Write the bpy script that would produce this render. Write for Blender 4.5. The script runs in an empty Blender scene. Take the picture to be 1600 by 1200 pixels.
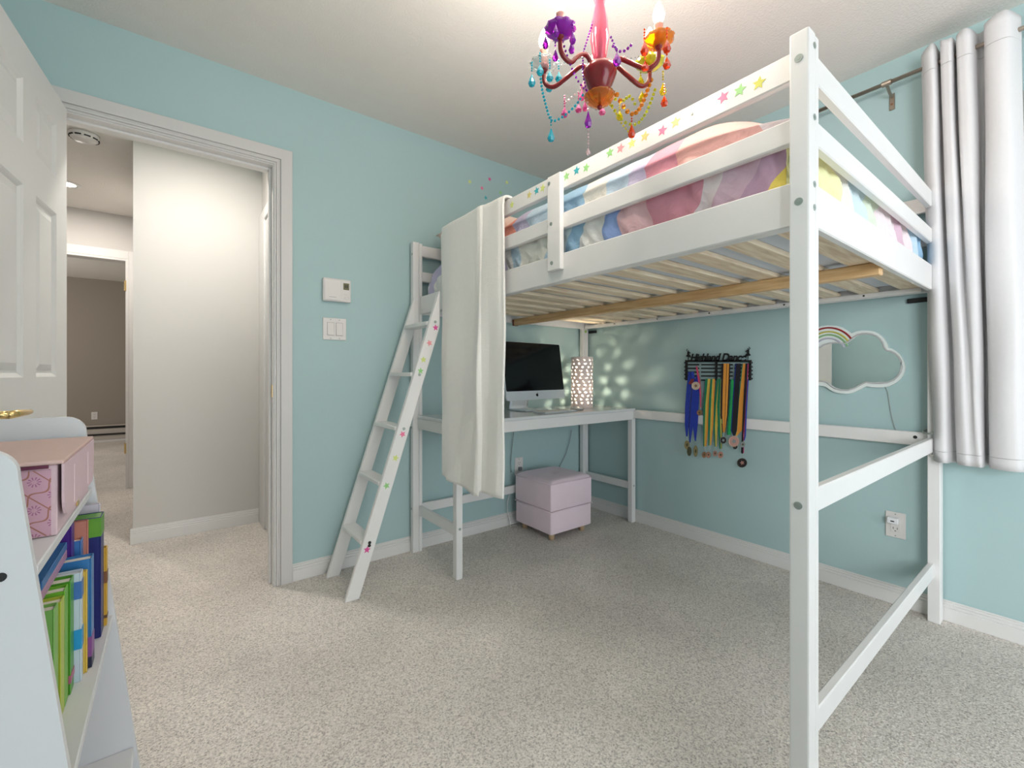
import bpy, bmesh, math, random
from mathutils import Vector, Matrix, noise
random.seed(7)
sc = bpy.context.scene
COL = sc.collection

# ------------------------------------------------------------------ camera, world, light
F_PX, HZ, YAW, CAM_H = 691.0, 583.0, 0.6553, 1.0327
cd = bpy.data.cameras.new('camera'); cam = bpy.data.objects.new('camera', cd); COL.objects.link(cam)
cd.sensor_width = 36.0; cd.sensor_fit = 'HORIZONTAL'
cd.lens = 36.0 * F_PX / 1600.0
cd.shift_y = -(600.0 - HZ) / 1600.0
cd.clip_start = 0.02
cam.location = (0, 0, CAM_H)
cam.rotation_euler = (math.pi / 2, 0, -YAW)
sc.camera = cam
sc.view_settings.view_transform = 'Standard'
sc.view_settings.look = 'None'
sc.view_settings.exposure = 0.28
sc.view_settings.gamma = 1.0
sc.view_settings.use_curve_mapping = False
w = bpy.data.worlds.new('sky'); sc.world = w; w.use_nodes = True
w.node_tree.nodes['Background'].inputs[0].default_value = (0.80, 0.90, 1.0, 1)
w.node_tree.nodes['Background'].inputs[1].default_value = 0.75

def area(name, loc, direction, sx, sy, power, color):
    l = bpy.data.lights.new(name, 'AREA'); l.shape = 'RECTANGLE'; l.size = sx; l.size_y = sy
    l.energy = power; l.color = color
    o = bpy.data.objects.new(name, l); COL.objects.link(o); o.location = loc
    o.rotation_euler = Vector(direction).to_track_quat('-Z', 'Y').to_euler()
    return o
# side window daylight, then fill lamps behind an added rear door and left window
area('daylight_side_window', (2.80, -0.48, 1.50), (-1, 0.0, -0.10), 1.0, 1.15, 3, (0.88, 0.94, 1.0))
area('added_fill_rear', (1.0, -2.84, 1.06), (0, 1, 0.0), 2.6, 1.95, 46, (0.93, 0.965, 1.0))  # added fill lamp outside the unseen rear glazing
area('added_fill_left', (-0.82, -1.62, 1.47), (1, 0.0, -0.05), 1.4, 1.15, 74, (0.98, 0.985, 1.0))  # added fill lamp outside the unseen left window
def point(name, loc, power, color, r=0.03):
    l = bpy.data.lights.new(name, 'POINT'); l.energy = power; l.color = color; l.shadow_soft_size = r
    o = bpy.data.objects.new(name, l); COL.objects.link(o); o.location = loc
    return o

# ------------------------------------------------------------------ pixel helpers (photograph frame -> room)
S_, C_ = math.sin(YAW), math.cos(YAW)
def ray(u, v):
    r = (u - 800) / F_PX
    return (r * C_ + S_, -r * S_ + C_, -(v - HZ) / F_PX)
def onx(u, v, x):
    d = ray(u, v); t = x / d[0]; return Vector((x, d[1] * t, d[2] * t + CAM_H))
def ony(u, v, y):
    d = ray(u, v); t = y / d[1]; return Vector((d[0] * t, y, d[2] * t + CAM_H))
def ond(u, v, dep):
    d = ray(u, v); return Vector((d[0] * dep, d[1] * dep, d[2] * dep + CAM_H))

# ------------------------------------------------------------------ materials
MATS = {}
def mat(name, col, rough=0.5, metal=0.0, var=0.03, scale=14.0, bump=0.0, bscale=200.0, spec=0.5, trans=0.0,
        emit=None, estr=0.0, sheen=0.0, coat=0.0, ior=1.45):
    if name in MATS: return MATS[name]
    m = bpy.data.materials.new(name); m.use_nodes = True
    nt = m.node_tree; b = nt.nodes['Principled BSDF']
    tc = nt.nodes.new('ShaderNodeTexCoord')
    n = nt.nodes.new('ShaderNodeTexNoise'); n.inputs['Scale'].default_value = scale; n.inputs['Detail'].default_value = 3
    nt.links.new(tc.outputs['Object'], n.inputs['Vector'])
    mx = nt.nodes.new('ShaderNodeMix'); mx.data_type = 'RGBA'
    a = [max(0, c * (1 - var)) for c in col]; c2 = [min(1, c * (1 + var)) for c in col]
    mx.inputs['A'].default_value = (*a, 1); mx.inputs['B'].default_value = (*c2, 1)
    nt.links.new(n.outputs['Fac'], mx.inputs['Factor'])
    nt.links.new(mx.outputs['Result'], b.inputs['Base Color'])
    b.inputs['Roughness'].default_value = rough; b.inputs['Metallic'].default_value = metal
    b.inputs['Specular IOR Level'].default_value = spec
    b.inputs['IOR'].default_value = ior
    if trans: b.inputs['Transmission Weight'].default_value = trans
    if sheen: b.inputs['Sheen Weight'].default_value = sheen
    if coat: b.inputs['Coat Weight'].default_value = coat
    if emit:
        b.inputs['Emission Color'].default_value = (*emit, 1); b.inputs['Emission Strength'].default_value = estr
    if bump:
        n2 = nt.nodes.new('ShaderNodeTexNoise'); n2.inputs['Scale'].default_value = bscale; n2.inputs['Detail'].default_value = 2
        nt.links.new(tc.outputs['Object'], n2.inputs['Vector'])
        bp = nt.nodes.new('ShaderNodeBump'); bp.inputs['Strength'].default_value = bump; bp.inputs['Distance'].default_value = 0.01
        nt.links.new(n2.outputs['Fac'], bp.inputs['Height']); nt.links.new(bp.outputs['Normal'], b.inputs['Normal'])
    MATS[name] = m
    return m

TEAL = mat('teal_wall_paint', (0.43, 0.59, 0.595), 0.75, var=0.015, scale=3, bump=0.05, bscale=260)
CEIL = mat('ceiling_paint', (0.83, 0.80, 0.755), 0.9, var=0.02, bump=0.25, bscale=120)
HALL = mat('hall_wall_paint', (0.655, 0.635, 0.61), 0.8, var=0.01, bump=0.04, bscale=260)
TAUPE = mat('far_room_wall_paint', (0.33, 0.29, 0.245), 0.8, var=0.01)
TRIM = mat('white_trim_paint', (0.78, 0.77, 0.755), 0.4, var=0.01)
DOORP = mat('white_door_paint', (0.70, 0.70, 0.685), 0.45, var=0.01, bump=0.03, bscale=90)
WHITE = mat('white_bed_paint', (0.83, 0.82, 0.81), 0.38, var=0.02, bump=0.03, bscale=60)
SHELFW = mat('white_laminate', (0.66, 0.665, 0.68), 0.35, var=0.01)
PLASTIC = mat('white_plastic', (0.76, 0.73, 0.71), 0.35, var=0.01)
BRASS = mat('polished_brass', (0.80, 0.58, 0.26), 0.25, 1.0)
STEEL = mat('zinc_bolt', (0.42, 0.47, 0.44), 0.4, 0.8)
BLACKM = mat('black_metal', (0.012, 0.013, 0.014), 0.45)
NICKEL = mat('brushed_nickel', (0.40, 0.34, 0.28), 0.35, 0.9)
ALU = mat('brushed_aluminium', (0.70, 0.75, 0.80), 0.38, 0.35)
SCREEN = mat('dark_screen_glass', (0.004, 0.004, 0.005), 0.08)
DARK = mat('dark_slot', (0.02, 0.02, 0.02), 0.6)
CABLE_G = mat('grey_cable', (0.30, 0.33, 0.34), 0.5)
CABLE_W = mat('white_cable', (0.75, 0.75, 0.73), 0.5)
PINKV = mat('pink_velvet', (0.92, 0.75, 0.83), 0.8, var=0.05, scale=9, bump=0.08, bscale=300, sheen=0.25)
FEETW = mat('pale_beech', (0.62, 0.43, 0.27), 0.45, var=0.1, scale=30)
BLANK = mat('cream_fleece', (0.92, 0.90, 0.86), 0.95, var=0.03, scale=40, bump=0.12, bscale=160, sheen=0.3)
CURT = mat('grey_curtain_cloth', (0.72, 0.71, 0.72), 0.85, var=0.02, scale=60, bump=0.12, bscale=500)
MATTR = mat('mattress_ticking', (0.62, 0.66, 0.72), 0.9, var=0.03)

def wood(name, c1, c2, stretch, rough=0.55):
    if name in MATS: return MATS[name]
    m = bpy.data.materials.new(name); m.use_nodes = True; nt = m.node_tree; b = nt.nodes['Principled BSDF']
    tc = nt.nodes.new('ShaderNodeTexCoord'); mp = nt.nodes.new('ShaderNodeMapping'); mp.inputs['Scale'].default_value = stretch
    oi = nt.nodes.new('ShaderNodeObjectInfo'); ad = nt.nodes.new('ShaderNodeVectorMath'); ad.operation = 'ADD'
    nt.links.new(tc.outputs['Object'], mp.inputs['Vector'])
    sc_ = nt.nodes.new('ShaderNodeVectorMath'); sc_.operation = 'SCALE'; sc_.inputs[0].default_value = (7, 5, 9)
    nt.links.new(oi.outputs['Random'], sc_.inputs['Scale'])
    nt.links.new(mp.outputs['Vector'], ad.inputs[0]); nt.links.new(sc_.outputs['Vector'], ad.inputs[1])
    n = nt.nodes.new('ShaderNodeTexNoise'); n.inputs['Scale'].default_value = 5; n.inputs['Detail'].default_value = 5; n.inputs['Distortion'].default_value = 0.6
    nt.links.new(ad.outputs['Vector'], n.inputs['Vector'])
    r = nt.nodes.new('ShaderNodeValToRGB')
    r.color_ramp.elements[0].position = 0.32; r.color_ramp.elements[0].color = (*c1, 1)
    r.color_ramp.elements[1].position = 0.66; r.color_ramp.elements[1].color = (*c2, 1)
    nt.links.new(n.outputs['Fac'], r.inputs['Fac']); nt.links.new(r.outputs['Color'], b.inputs['Base Color'])
    b.inputs['Roughness'].default_value = rough
    MATS[name] = m; return m
PINE = wood('raw_pine_slat', (0.72, 0.56, 0.39), (0.94, 0.82, 0.63), (1.2, 12, 12))
BEAM = wood('amber_pine_beam', (0.60, 0.36, 0.16), (0.82, 0.57, 0.30), (14, 1.2, 14))

def carpet_mat():
    m = bpy.data.materials.new('speckled_carpet'); m.use_nodes = True; nt = m.node_tree; b = nt.nodes['Principled BSDF']
    tc = nt.nodes.new('ShaderNodeTexCoord')
    n1 = nt.nodes.new('ShaderNodeTexNoise'); n1.inputs['Scale'].default_value = 185; n1.inputs['Detail'].default_value = 3; n1.inputs['Roughness'].default_value = 0.7
    n2 = nt.nodes.new('ShaderNodeTexNoise'); n2.inputs['Scale'].default_value = 2.2; n2.inputs['Detail'].default_value = 2
    v = nt.nodes.new('ShaderNodeTexVoronoi'); v.inputs['Scale'].default_value = 170
    for n in (n1, n2, v): nt.links.new(tc.outputs['Object'], n.inputs['Vector'])
    r = nt.nodes.new('ShaderNodeValToRGB')
    e = r.color_ramp.elements; e[0].position = 0.30; e[0].color = (0.30, 0.275, 0.255, 1); e[1].position = 0.72; e[1].color = (0.97, 0.92, 0.86, 1)
    el = e.new(0.5); el.color = (0.74, 0.685, 0.63, 1)
    nt.links.new(n1.outputs['Fac'], r.inputs['Fac'])
    r2 = nt.nodes.new('ShaderNodeValToRGB'); r2.color_ramp.elements[0].position = 0.35; r2.color_ramp.elements[0].color = (0.88, 0.88, 0.88, 1)
    r2.color_ramp.elements[1].position = 0.65; r2.color_ramp.elements[1].color = (1.05, 1.05, 1.05, 1)
    nt.links.new(n2.outputs['Fac'], r2.inputs['Fac'])
    mx = nt.nodes.new('ShaderNodeMix'); mx.data_type = 'RGBA'; mx.blend_type = 'MULTIPLY'; mx.inputs['Factor'].default_value = 1
    nt.links.new(r.outputs['Color'], mx.inputs['A']); nt.links.new(r2.outputs['Color'], mx.inputs['B'])
    nt.links.new(mx.outputs['Result'], b.inputs['Base Color'])
    ma = nt.nodes.new('ShaderNodeMath'); ma.operation = 'SUBTRACT'
    nt.links.new(n1.outputs['Fac'], ma.inputs[0]); nt.links.new(v.outputs['Distance'], ma.inputs[1])
    bp = nt.nodes.new('ShaderNodeBump'); bp.inputs['Strength'].default_value = 0.4; bp.inputs['Distance'].default_value = 0.006
    nt.links.new(ma.outputs[0], bp.inputs['Height']); nt.links.new(bp.outputs['Normal'], b.inputs['Normal'])
    b.inputs['Roughness'].default_value = 1.0; b.inputs['Specular IOR Level'].default_value = 0.1
    return m
CARPET = carpet_mat()

# ------------------------------------------------------------------ mesh helpers (all coordinates are room coordinates)
class MB:
    def __init__(s): s.bm = bmesh.new()
    def box(s, x0, x1, y0, y1, z0, z1, bev=0.0, seg=1, fn=None):
        bm = s.bm
        v = [bm.verts.new((x, y, z)) for x in (x0, x1) for y in (y0, y1) for z in (z0, z1)]
        fs = [(0, 1, 3, 2), (4, 6, 7, 5), (0, 4, 5, 1), (2, 3, 7, 6), (0, 2, 6, 4), (1, 5, 7, 3)]
        f = [bm.faces.new([v[i] for i in q]) for q in fs]
        if bev:
            ed = list({e for q in f for e in q.edges})
            r = bmesh.ops.bevel(bm, geom=ed, offset=bev, segments=seg, profile=0.5, affect='EDGES')
            v = list({a for q in r['faces'] for a in q.verts} | {a for a in v if a.is_valid})
        if fn:
            for a in v: a.co = fn(a.co)
        return s
    def tube(s, pts, r, seg=8, cap=True):
        bm = s.bm; pts = [Vector(p) for p in pts]; rings = []
        up = Vector((0, 0, 1)); n = len(pts)
        for i, p in enumerate(pts):
            t = (pts[min(i + 1, n - 1)] - pts[max(i - 1, 0)])
            t = t.normalized() if t.length > 1e-9 else Vector((0, 0, 1))
            a = up.cross(t)
            if a.length < 1e-3: a = Vector((1, 0, 0)).cross(t)
            a.normalize(); b = t.cross(a)
            rr = r[i] if isinstance(r, (list, tuple)) else r
            rings.append([bm.verts.new(p + (a * math.cos(k * 2 * math.pi / seg) + b * math.sin(k * 2 * math.pi / seg)) * rr) for k in range(seg)])
        for q0, q1 in zip(rings, rings[1:]):
            for k in range(seg): bm.faces.new([q0[k], q0[(k + 1) % seg], q1[(k + 1) % seg], q1[k]])
        if cap:
            bm.faces.new(rings[0][::-1]); bm.faces.new(rings[-1])
        return s
    def cyl(s, a, b, r, seg=16): return s.tube([a, b], r, seg)
    def lathe(s, prof, c, seg=24, axis='Z', wob=None):
        bm = s.bm; c = Vector(c); rings = []
        for (r, h) in prof:
            ring = []
            for k in range(seg):
                th = 2 * math.pi * k / seg; rr = max(r, 1e-5) * (wob(th) if wob else 1)
                a, b = rr * math.cos(th), rr * math.sin(th)
                p = {'Z': (a, b, h), 'Y': (a, h, b), 'X': (h, a, b)}[axis]
                ring.append(bm.verts.new(c + Vector(p)))
            rings.append(ring)
        for q0, q1 in zip(rings, rings[1:]):
            for k in range(seg): bm.faces.new([q0[k], q0[(k + 1) % seg], q1[(k + 1) % seg], q1[k]])
        if prof[0][0] > 2e-5: bm.faces.new(rings[0][::-1])
        if prof[-1][0] > 2e-5: bm.faces.new(rings[-1])
        return s
    def prism(s, pts, off):
        """closed 3-D polygon pushed along off"""
        bm = s.bm; off = Vector(off)
        a = [bm.verts.new(Vector(p)) for p in pts]; b = [bm.verts.new(Vector(p) + off) for p in pts]
        bm.faces.new(a); bm.faces.new(b[::-1]); n = len(a)
        for i in range(n): bm.faces.new([a[i], b[i], b[(i + 1) % n], a[(i + 1) % n]])
        return s
    def ball(s, c, r, seg=10, rings=6, sz=1.0):
        prof = [(r * math.sin(math.pi * i / rings), -r * sz * math.cos(math.pi * i / rings)) for i in range(rings + 1)]
        return s.lathe(prof, c, seg)
    def grid(s, fn, nu, nv):
        bm = s.bm
        g = [[bm.verts.new(fn(i / nu, j / nv)) for j in range(nv + 1)] for i in range(nu + 1)]
        for i in range(nu):
            for j in range(nv): bm.faces.new([g[i][j], g[i + 1][j], g[i + 1][j + 1], g[i][j + 1]])
        return s

ORG = {}
def part(name, mb, m, parent=None, smooth=False, label=None, solid=0.0, kind=None):
    bm = mb.bm
    o0 = ORG.get(parent, Vector((0, 0, 0))) if parent else None
    if parent is None:
        xs = [v.co for v in bm.verts]
        lo = Vector([min(c[i] for c in xs) for i in range(3)]); hi = Vector([max(c[i] for c in xs) for i in range(3)])
        o0 = Vector(((lo.x + hi.x) / 2, (lo.y + hi.y) / 2, lo.z))
    bmesh.ops.recalc_face_normals(bm, faces=bm.faces[:])
    bmesh.ops.translate(bm, verts=bm.verts[:], vec=-o0)
    me = bpy.data.meshes.new(name); bm.to_mesh(me); bm.free()
    if smooth: me.polygons.foreach_set('use_smooth', [True] * len(me.polygons))
    ms = m if isinstance(m, (list, tuple)) else [m]
    for q in ms: me.materials.append(q)
    o = bpy.data.objects.new(name, me); COL.objects.link(o)
    if parent: o.parent = parent
    else: o.location = o0
    ORG[o] = o0
    if label: o['label'] = label
    if kind: o['kind'] = kind
    if solid:
        md = o.modifiers.new('thickness', 'SOLIDIFY'); md.thickness = solid; md.offset = 0
    return o
def root(name, loc, label, cat, group=None):
    o = bpy.data.objects.new(name, None); o.empty_display_size = 0.1; COL.objects.link(o); o.location = loc
    ORG[o] = Vector(loc); o['label'] = label; o['category'] = cat
    if group: o['group'] = group
    return o
def tag(o, label, cat, group=None):
    o['label'] = label; o['category'] = cat
    if group: o['group'] = group
    return o
def struct(name, mb, m, parent=None, smooth=False):
    o = part(name, mb, m, parent, smooth)
    if not parent: o['kind'] = 'structure'
    return o

# ------------------------------------------------------------------ room shell
XB, YA, ZC = 2.569, 2.404, 2.44
XL, YF = -0.56, -2.6  # rear wall, out of view, set far back to even out the fill
WT = 0.115
DX0, DX1, DZ = -0.347, 0.387, 2.04           # bedroom doorway
HY = 3.512                                      # hallway wall
struct('floor', MB().box(-3.2, 3.0, -2.9, 9.4, -0.1, 0.0), CARPET)
struct('ceiling', MB().box(-3.2, 3.0, -2.9, 9.4, ZC, ZC + 0.1), CEIL)
struct('wall_back', MB().box(XL - 0.1, DX0 - 0.018, YA, YA + WT, 0, ZC).box(DX1 + 0.018, XB + 0.12, YA, YA + WT, 0, ZC).box(DX0 - 0.018, DX1 + 0.018, YA, YA + WT, DZ + 0.018, ZC), TEAL)
WY0, WY1, WZ0, WZ1 = -1.04, 0.085, 0.86, 2.04
struct('wall_right', MB().box(XB, XB + 0.12, WY1, YA + 0.02, 0, ZC).box(XB, XB + 0.12, YF - 0.1, WY0, 0, ZC).box(XB, XB + 0.12, WY0, WY1, 0, WZ0).box(XB, XB + 0.12, WY0, WY1, WZ1, ZC), TEAL)
LY0, LY1 = -2.35, -0.88  # unseen left window opening, added to let fill in
struct('wall_left', MB().box(XL - 0.1, XL, YF - 0.1, LY0, 0, ZC).box(XL - 0.1, XL, LY1, YA + 0.02, 0, ZC).box(XL - 0.1, XL, LY0, LY1, 0, WZ0).box(XL - 0.1, XL, LY0, LY1, WZ1, ZC), TEAL)
RX0, RX1, RZ0, RZ1 = -0.35, 2.35, 0.06, 2.08  # unseen rear door opening, added for fill
struct('wall_front', MB().box(XL - 0.1, RX0, YF - 0.12, YF, 0, ZC).box(RX1, XB + 0.12, YF - 0.12, YF, 0, ZC).box(RX0, RX1, YF - 0.12, YF, 0, RZ0).box(RX0, RX1, YF - 0.12, YF, RZ1, ZC), TEAL)

def glass_mat():
    m = bpy.data.materials.new('window_glass'); m.use_nodes = True; nt = m.node_tree
    for n in list(nt.nodes):
        if n.type != 'OUTPUT_MATERIAL': nt.nodes.remove(n)
    out = [n for n in nt.nodes if n.type == 'OUTPUT_MATERIAL'][0]
    t = nt.nodes.new('ShaderNodeBsdfTransparent'); g = nt.nodes.new('ShaderNodeBsdfGlossy'); g.inputs['Roughness'].default_value = 0.02
    mx = nt.nodes.new('ShaderNodeMixShader'); fr = nt.nodes.new('ShaderNodeFresnel'); fr.inputs['IOR'].default_value = 1.45
    nt.links.new(fr.outputs[0], mx.inputs[0]); nt.links.new(t.outputs[0], mx.inputs[1]); nt.links.new(g.outputs[0], mx.inputs[2])
    nt.links.new(mx.outputs[0], out.inputs['Surface'])
    return m
GLASS = glass_mat()
# window in the right wall: frame, sash bars, pane, casing
wf = MB()
for a, b in ((WY0, WY0 + 0.045), (WY1 - 0.045, WY1)): wf.box(XB + 0.02, XB + 0.10, a, b, WZ0, WZ1, 0.003)
for a, b in ((WZ0, WZ0 + 0.045), (WZ1 - 0.045, WZ1)): wf.box(XB + 0.02, XB + 0.10, WY0 + 0.045, WY1 - 0.045, a, b, 0.003)
win = struct('window_1', wf, TRIM)
part('sash_bar', MB().box(XB + 0.045, XB + 0.075, (WY0 + WY1) / 2 - 0.02, (WY0 + WY1) / 2 + 0.02, WZ0 + 0.045, WZ1 - 0.045), TRIM, win)
part('pane', MB().box(XB + 0.057, XB + 0.061, WY0 + 0.045, WY1 - 0.045, WZ0 + 0.045, WZ1 - 0.045), GLASS, win)
wc = MB()
for a, b in ((WY0 - 0.065, WY0), (WY1, WY1 + 0.065)): wc.box(XB - 0.018, XB - 0.0005, a, b, WZ0 - 0.065, WZ1 + 0.065, 0.004)
for a, b in ((WZ0 - 0.065, WZ0), (WZ1, WZ1 + 0.065)): wc.box(XB - 0.018, XB - 0.0005, WY0, WY1, a, b, 0.004)
struct('trim_1', wc, TRIM)
wf = MB()
RM = (RX0 + RX1) / 2
for a, b in ((RX0, RX0 + 0.05), (RM - 0.04, RM + 0.04), (RX1 - 0.05, RX1)): wf.box(a, b, YF - 0.10, YF - 0.02, RZ0, RZ1, 0.003)
for a, b in ((RZ0, RZ0 + 0.05), (RZ1 - 0.05, RZ1)):
    for c, d in ((RX0 + 0.05, RM - 0.04), (RM + 0.04, RX1 - 0.05)): wf.box(c, d, YF - 0.10, YF - 0.02, a, b, 0.003)
win2 = struct('added_rear_window', wf, TRIM)  # unseen glazed door added behind the camera to carry the rear fill
for c, d in ((RX0 + 0.05, RM - 0.04), (RM + 0.04, RX1 - 0.05)):
    part('pane', MB().box(c, d, YF - 0.061, YF - 0.057, RZ0 + 0.05, RZ1 - 0.05), GLASS, win2)
wf = MB()
for a, b in ((LY0, LY0 + 0.045), (LY1 - 0.045, LY1)): wf.box(XL - 0.09, XL - 0.02, a, b, WZ0, WZ1, 0.003)
for a, b in ((WZ0, WZ0 + 0.045), (WZ1 - 0.045, WZ1)): wf.box(XL - 0.09, XL - 0.02, LY0 + 0.045, LY1 - 0.045, a, b, 0.003)
win3 = struct('added_left_window', wf, TRIM)  # unseen window added to carry the left fill
part('pane', MB().box(XL - 0.057, XL - 0.053, LY0 + 0.045, LY1 - 0.045, WZ0 + 0.045, WZ1 - 0.045), GLASS, win3)
# baseboards with a stepped profile
def base_x(x0, x1, y, sgn, hgt=0.085):      # runs along X on a wall at y; sgn = direction into the room
    m = MB()
    for t, z0, z1 in ((0.013, 0, hgt * 0.66), (0.010, hgt * 0.66, hgt * 0.80), (0.007, hgt * 0.80, hgt * 0.92), (0.004, hgt * 0.92, hgt)):
        a, b = sorted((y + sgn * 0.0004, y + sgn * t)); m.box(x0, x1, a, b, z0, z1, 0.0015)
    return m
def base_y(y0, y1, x, sgn, hgt=0.085):
    m = MB()
    for t, z0, z1 in ((0.013, 0, hgt * 0.66), (0.010, hgt * 0.66, hgt * 0.80), (0.007, hgt * 0.80, hgt * 0.92), (0.004, hgt * 0.92, hgt)):
        a, b = sorted((x + sgn * 0.0004, x + sgn * t)); m.box(a, b, y0, y1, z0, z1, 0.0015)
    return m
struct('baseboard_back', base_x(0.472, XB - 0.014, YA, -1), TRIM)
struct('baseboard_right', base_y(YF + 0.014, YA - 0.0005, XB, -1), TRIM)
struct('baseboard_left', base_y(YF + 0.014, YA, XL, 1), TRIM)
struct('baseboard_front', base_x(XL + 0.014, RX0, YF, 1), TRIM)

# doorway: jambs, stops and casing
j = MB()
j.box(DX0 - 0.018, DX0, YA - 0.001, YA + WT + 0.001, 0, DZ + 0.018, 0.001).box(DX1, DX1 + 0.018, YA - 0.001, YA + WT + 0.001, 0, DZ + 0.018, 0.001)
j.box(DX0, DX1, YA - 0.001, YA + WT + 0.001, DZ, DZ + 0.018, 0.001)
j.box(DX1 - 0.011, DX1, YA + 0.04, YA + 0.075, 0, DZ, 0.002).box(DX0, DX0 + 0.011, YA + 0.04, YA + 0.075, 0, DZ, 0.002).box(DX0 + 0.011, DX1 - 0.011, YA + 0.04, YA + 0.075, DZ - 0.011, DZ, 0.002)
jb = struct('trim_2', j, TRIM)
part('strike_plate', MB().box(DX1 - 0.002, DX1 + 0.001, YA + 0.006, YA + 0.036, 0.915, 0.975, 0.0005), BRASS, jb, label='brass strike plate')
cs = MB()
for (w0, w1, t) in ((0.004, 0.014, 0.008), (0.014, 0.024, 0.013), (0.024, 0.032, 0.010), (0.032, 0.084, 0.018)):
    y0, y1 = YA - t, YA - 0.0006
    cs.box(DX1 + w0, DX1 + w1, y0, y1, 0, DZ + w1, 0.0018)
    cs.box(DX0 - w1, DX0 - w0, y0, y1, 0, DZ + w1, 0.0018)
    cs.box(DX0 - w1, DX1 + w1, y0 + 0.0002, y1, DZ + w0, DZ + w1, 0.0018)
struct('trim_3', cs, mat('casing_paint', (0.66, 0.645, 0.63), 0.4, var=0.01))

# open bedroom door leaf, swung 95 degrees into the room
LS = Vector((-0.3165, 2.357)); ang = math.radians(5.3)
LD = Vector((-math.sin(ang), -math.cos(ang))); LN = Vector((math.cos(ang), -math.sin(ang)))    # along leaf, face normal
def leaf(u, z, t): # t = depth behind the visible face
    p = LS + LD * u - LN * t
    return Vector((p.x, p.y, z))
LW, LH, LT = 0.72, 2.032, 0.035
rowsz = [(0.215, 0.845), (1.02, 1.60), (1.725, 1.92)]
colsu = [(0.115, 0.308), (0.412, 0.605)]
lm = MB(); fl = lambda co: leaf(co.x, co.z, co.y)
us = [0, 0.115, 0.308, 0.412, 0.605, LW]
for a, b in ((0, 0.115), (0.308, 0.412), (0.605, LW)): lm.box(a, b, 0, LT, 0.012, LH, 0, fn=fl)
zs = [0.012, 0.215, 0.845, 1.02, 1.60, 1.725, 1.92, LH]
for a, b in ((0.115, 0.308), (0.412, 0.605)):
    for c, d in ((0.012, 0.215), (0.845, 1.02), (1.60, 1.725), (1.92, LH)): lm.box(a, b, 0, LT, c, d, 0, fn=fl)
door = struct('door_1', lm, DOORP)
for a, b in colsu:
    for c, d in rowsz:
        p = MB(); bm = p.bm
        def ring(ins, t): return [bm.verts.new(leaf(uu, zz, t)) for uu, zz in ((a + ins, c + ins), (b - ins, c + ins), (b - ins, d - ins), (a + ins, d - ins))]
        rs = [ring(-0.0005, 0.0), ring(0.006, 0.004), ring(0.013, 0.010), ring(0.020, 0.010), ring(0.042, 0.003)]
        for q0, q1 in zip(rs, rs[1:]):
            for k in range(4): bm.faces.new([q0[k], q0[(k + 1) % 4], q1[(k + 1) % 4], q1[k]])
        bm.faces.new(rs[-1])
        bk = ring(0, 0.032); bm.faces.new(bk[::-1])
        for k in range(4): bm.faces.new([rs[0][k], bk[k], bk[(k + 1) % 4], rs[0][(k + 1) % 4]])
        part('panel', p, DOORP, door)
hd = MB()
hd.tube([leaf(0.66, 0.925, 0.0), leaf(0.66, 0.925, -0.012)], 0.028, 20)
hd.tube([leaf(0.66, 0.925, -0.01), leaf(0.66, 0.925, -0.045)], 0.010, 12)
hd.tube([leaf(0.668, 0.925, -0.045), leaf(0.62, 0.926, -0.05), leaf(0.56, 0.924, -0.05), leaf(0.535, 0.924, -0.048)], [0.010, 0.010, 0.008, 0.007], 10)
part('lever_handle', hd, BRASS, door, True, label='brass lever handle')
for z in (0.22, 1.05, 1.82):
    part('hinge', MB().cyl((DX0 + 0.006, YA - 0.024, z - 0.045), (DX0 + 0.006, YA - 0.024, z + 0.045), 0.006, 10), BRASS, door, True)

# ------------------------------------------------------------------ hallway and the room beyond
struct('wall_hallway', MB().box(-0.187, 0.62, HY, HY + 0.1, 0, ZC).box(-0.187, -0.087, HY + 0.1, 5.25, 0, ZC), HALL)
struct('wall_hallway_right', MB().box(0.497, 0.62, YA + WT, HY, 2.12, ZC).box(0.497, 0.62, YA + WT, 2.62, 0, 2.12), HALL)
struct('wall_hallway_left', MB().box(-2.0, -1.9, YA + WT, 5.25, 0, ZC), HALL)
struct('wall_hallway_front', MB().box(-2.0, XL - 0.1, YA, YA + WT, 0, ZC), HALL)
# closet style door with casing at the right end of the hall
dr = MB().box(0.488, 0.535, 2.695, 3.295, 0.01, 2.04, 0.002)
d2 = struct('door_2', dr, DOORP)
cs = MB().box(0.479, 0.4965, 3.30, HY - 0.0006, 0, 2.12, 0.003).box(0.479, 0.4965, 2.62, 2.69, 0, 2.12, 0.003).box(0.479, 0.4965, 2.69, 3.30, 2.045, 2.12, 0.003)
struct('trim_4', cs, TRIM)
struct('baseboard_hallway', base_x(-0.2, 0.478, HY, -1, 0.095), TRIM)
struct('baseboard_hallway_corner', base_y(HY + 0.0005, 5.23, -0.187, -1, 0.095), TRIM)
FY = 5.25
OX1 = -0.312; OX0 = -1.15
struct('wall_far', MB().box(OX1, -0.087, FY, FY + 0.1, 0, ZC).box(OX0, OX1, FY, FY + 0.1, 2.055, ZC).box(-2.0, OX0, FY, FY + 0.1, 0, ZC), HALL)
tr = MB().box(OX1 + 0.003, OX1 + 0.07, FY - 0.016, FY - 0.0006, 0, 2.125, 0.003).box(OX0 - 0.07, OX0 - 0.003, FY - 0.016, FY - 0.0006, 0, 2.125, 0.003).box(OX0 - 0.003, OX1 + 0.003, FY - 0.016, FY - 0.0006, 2.052, 2.125, 0.003)
tr.box(OX1 - 0.018, OX1 + 0.003, FY - 0.016, FY + 0.11, 0, 2.052, 0.001).box(OX0 - 0.003, OX0 + 0.018, FY - 0.016, FY + 0.11, 0, 2.052, 0.001).box(OX0 + 0.018, OX1 - 0.018, FY - 0.016, FY + 0.11, 2.034, 2.052, 0.001)
t5 = struct('trim_5', tr, TRIM)
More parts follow.
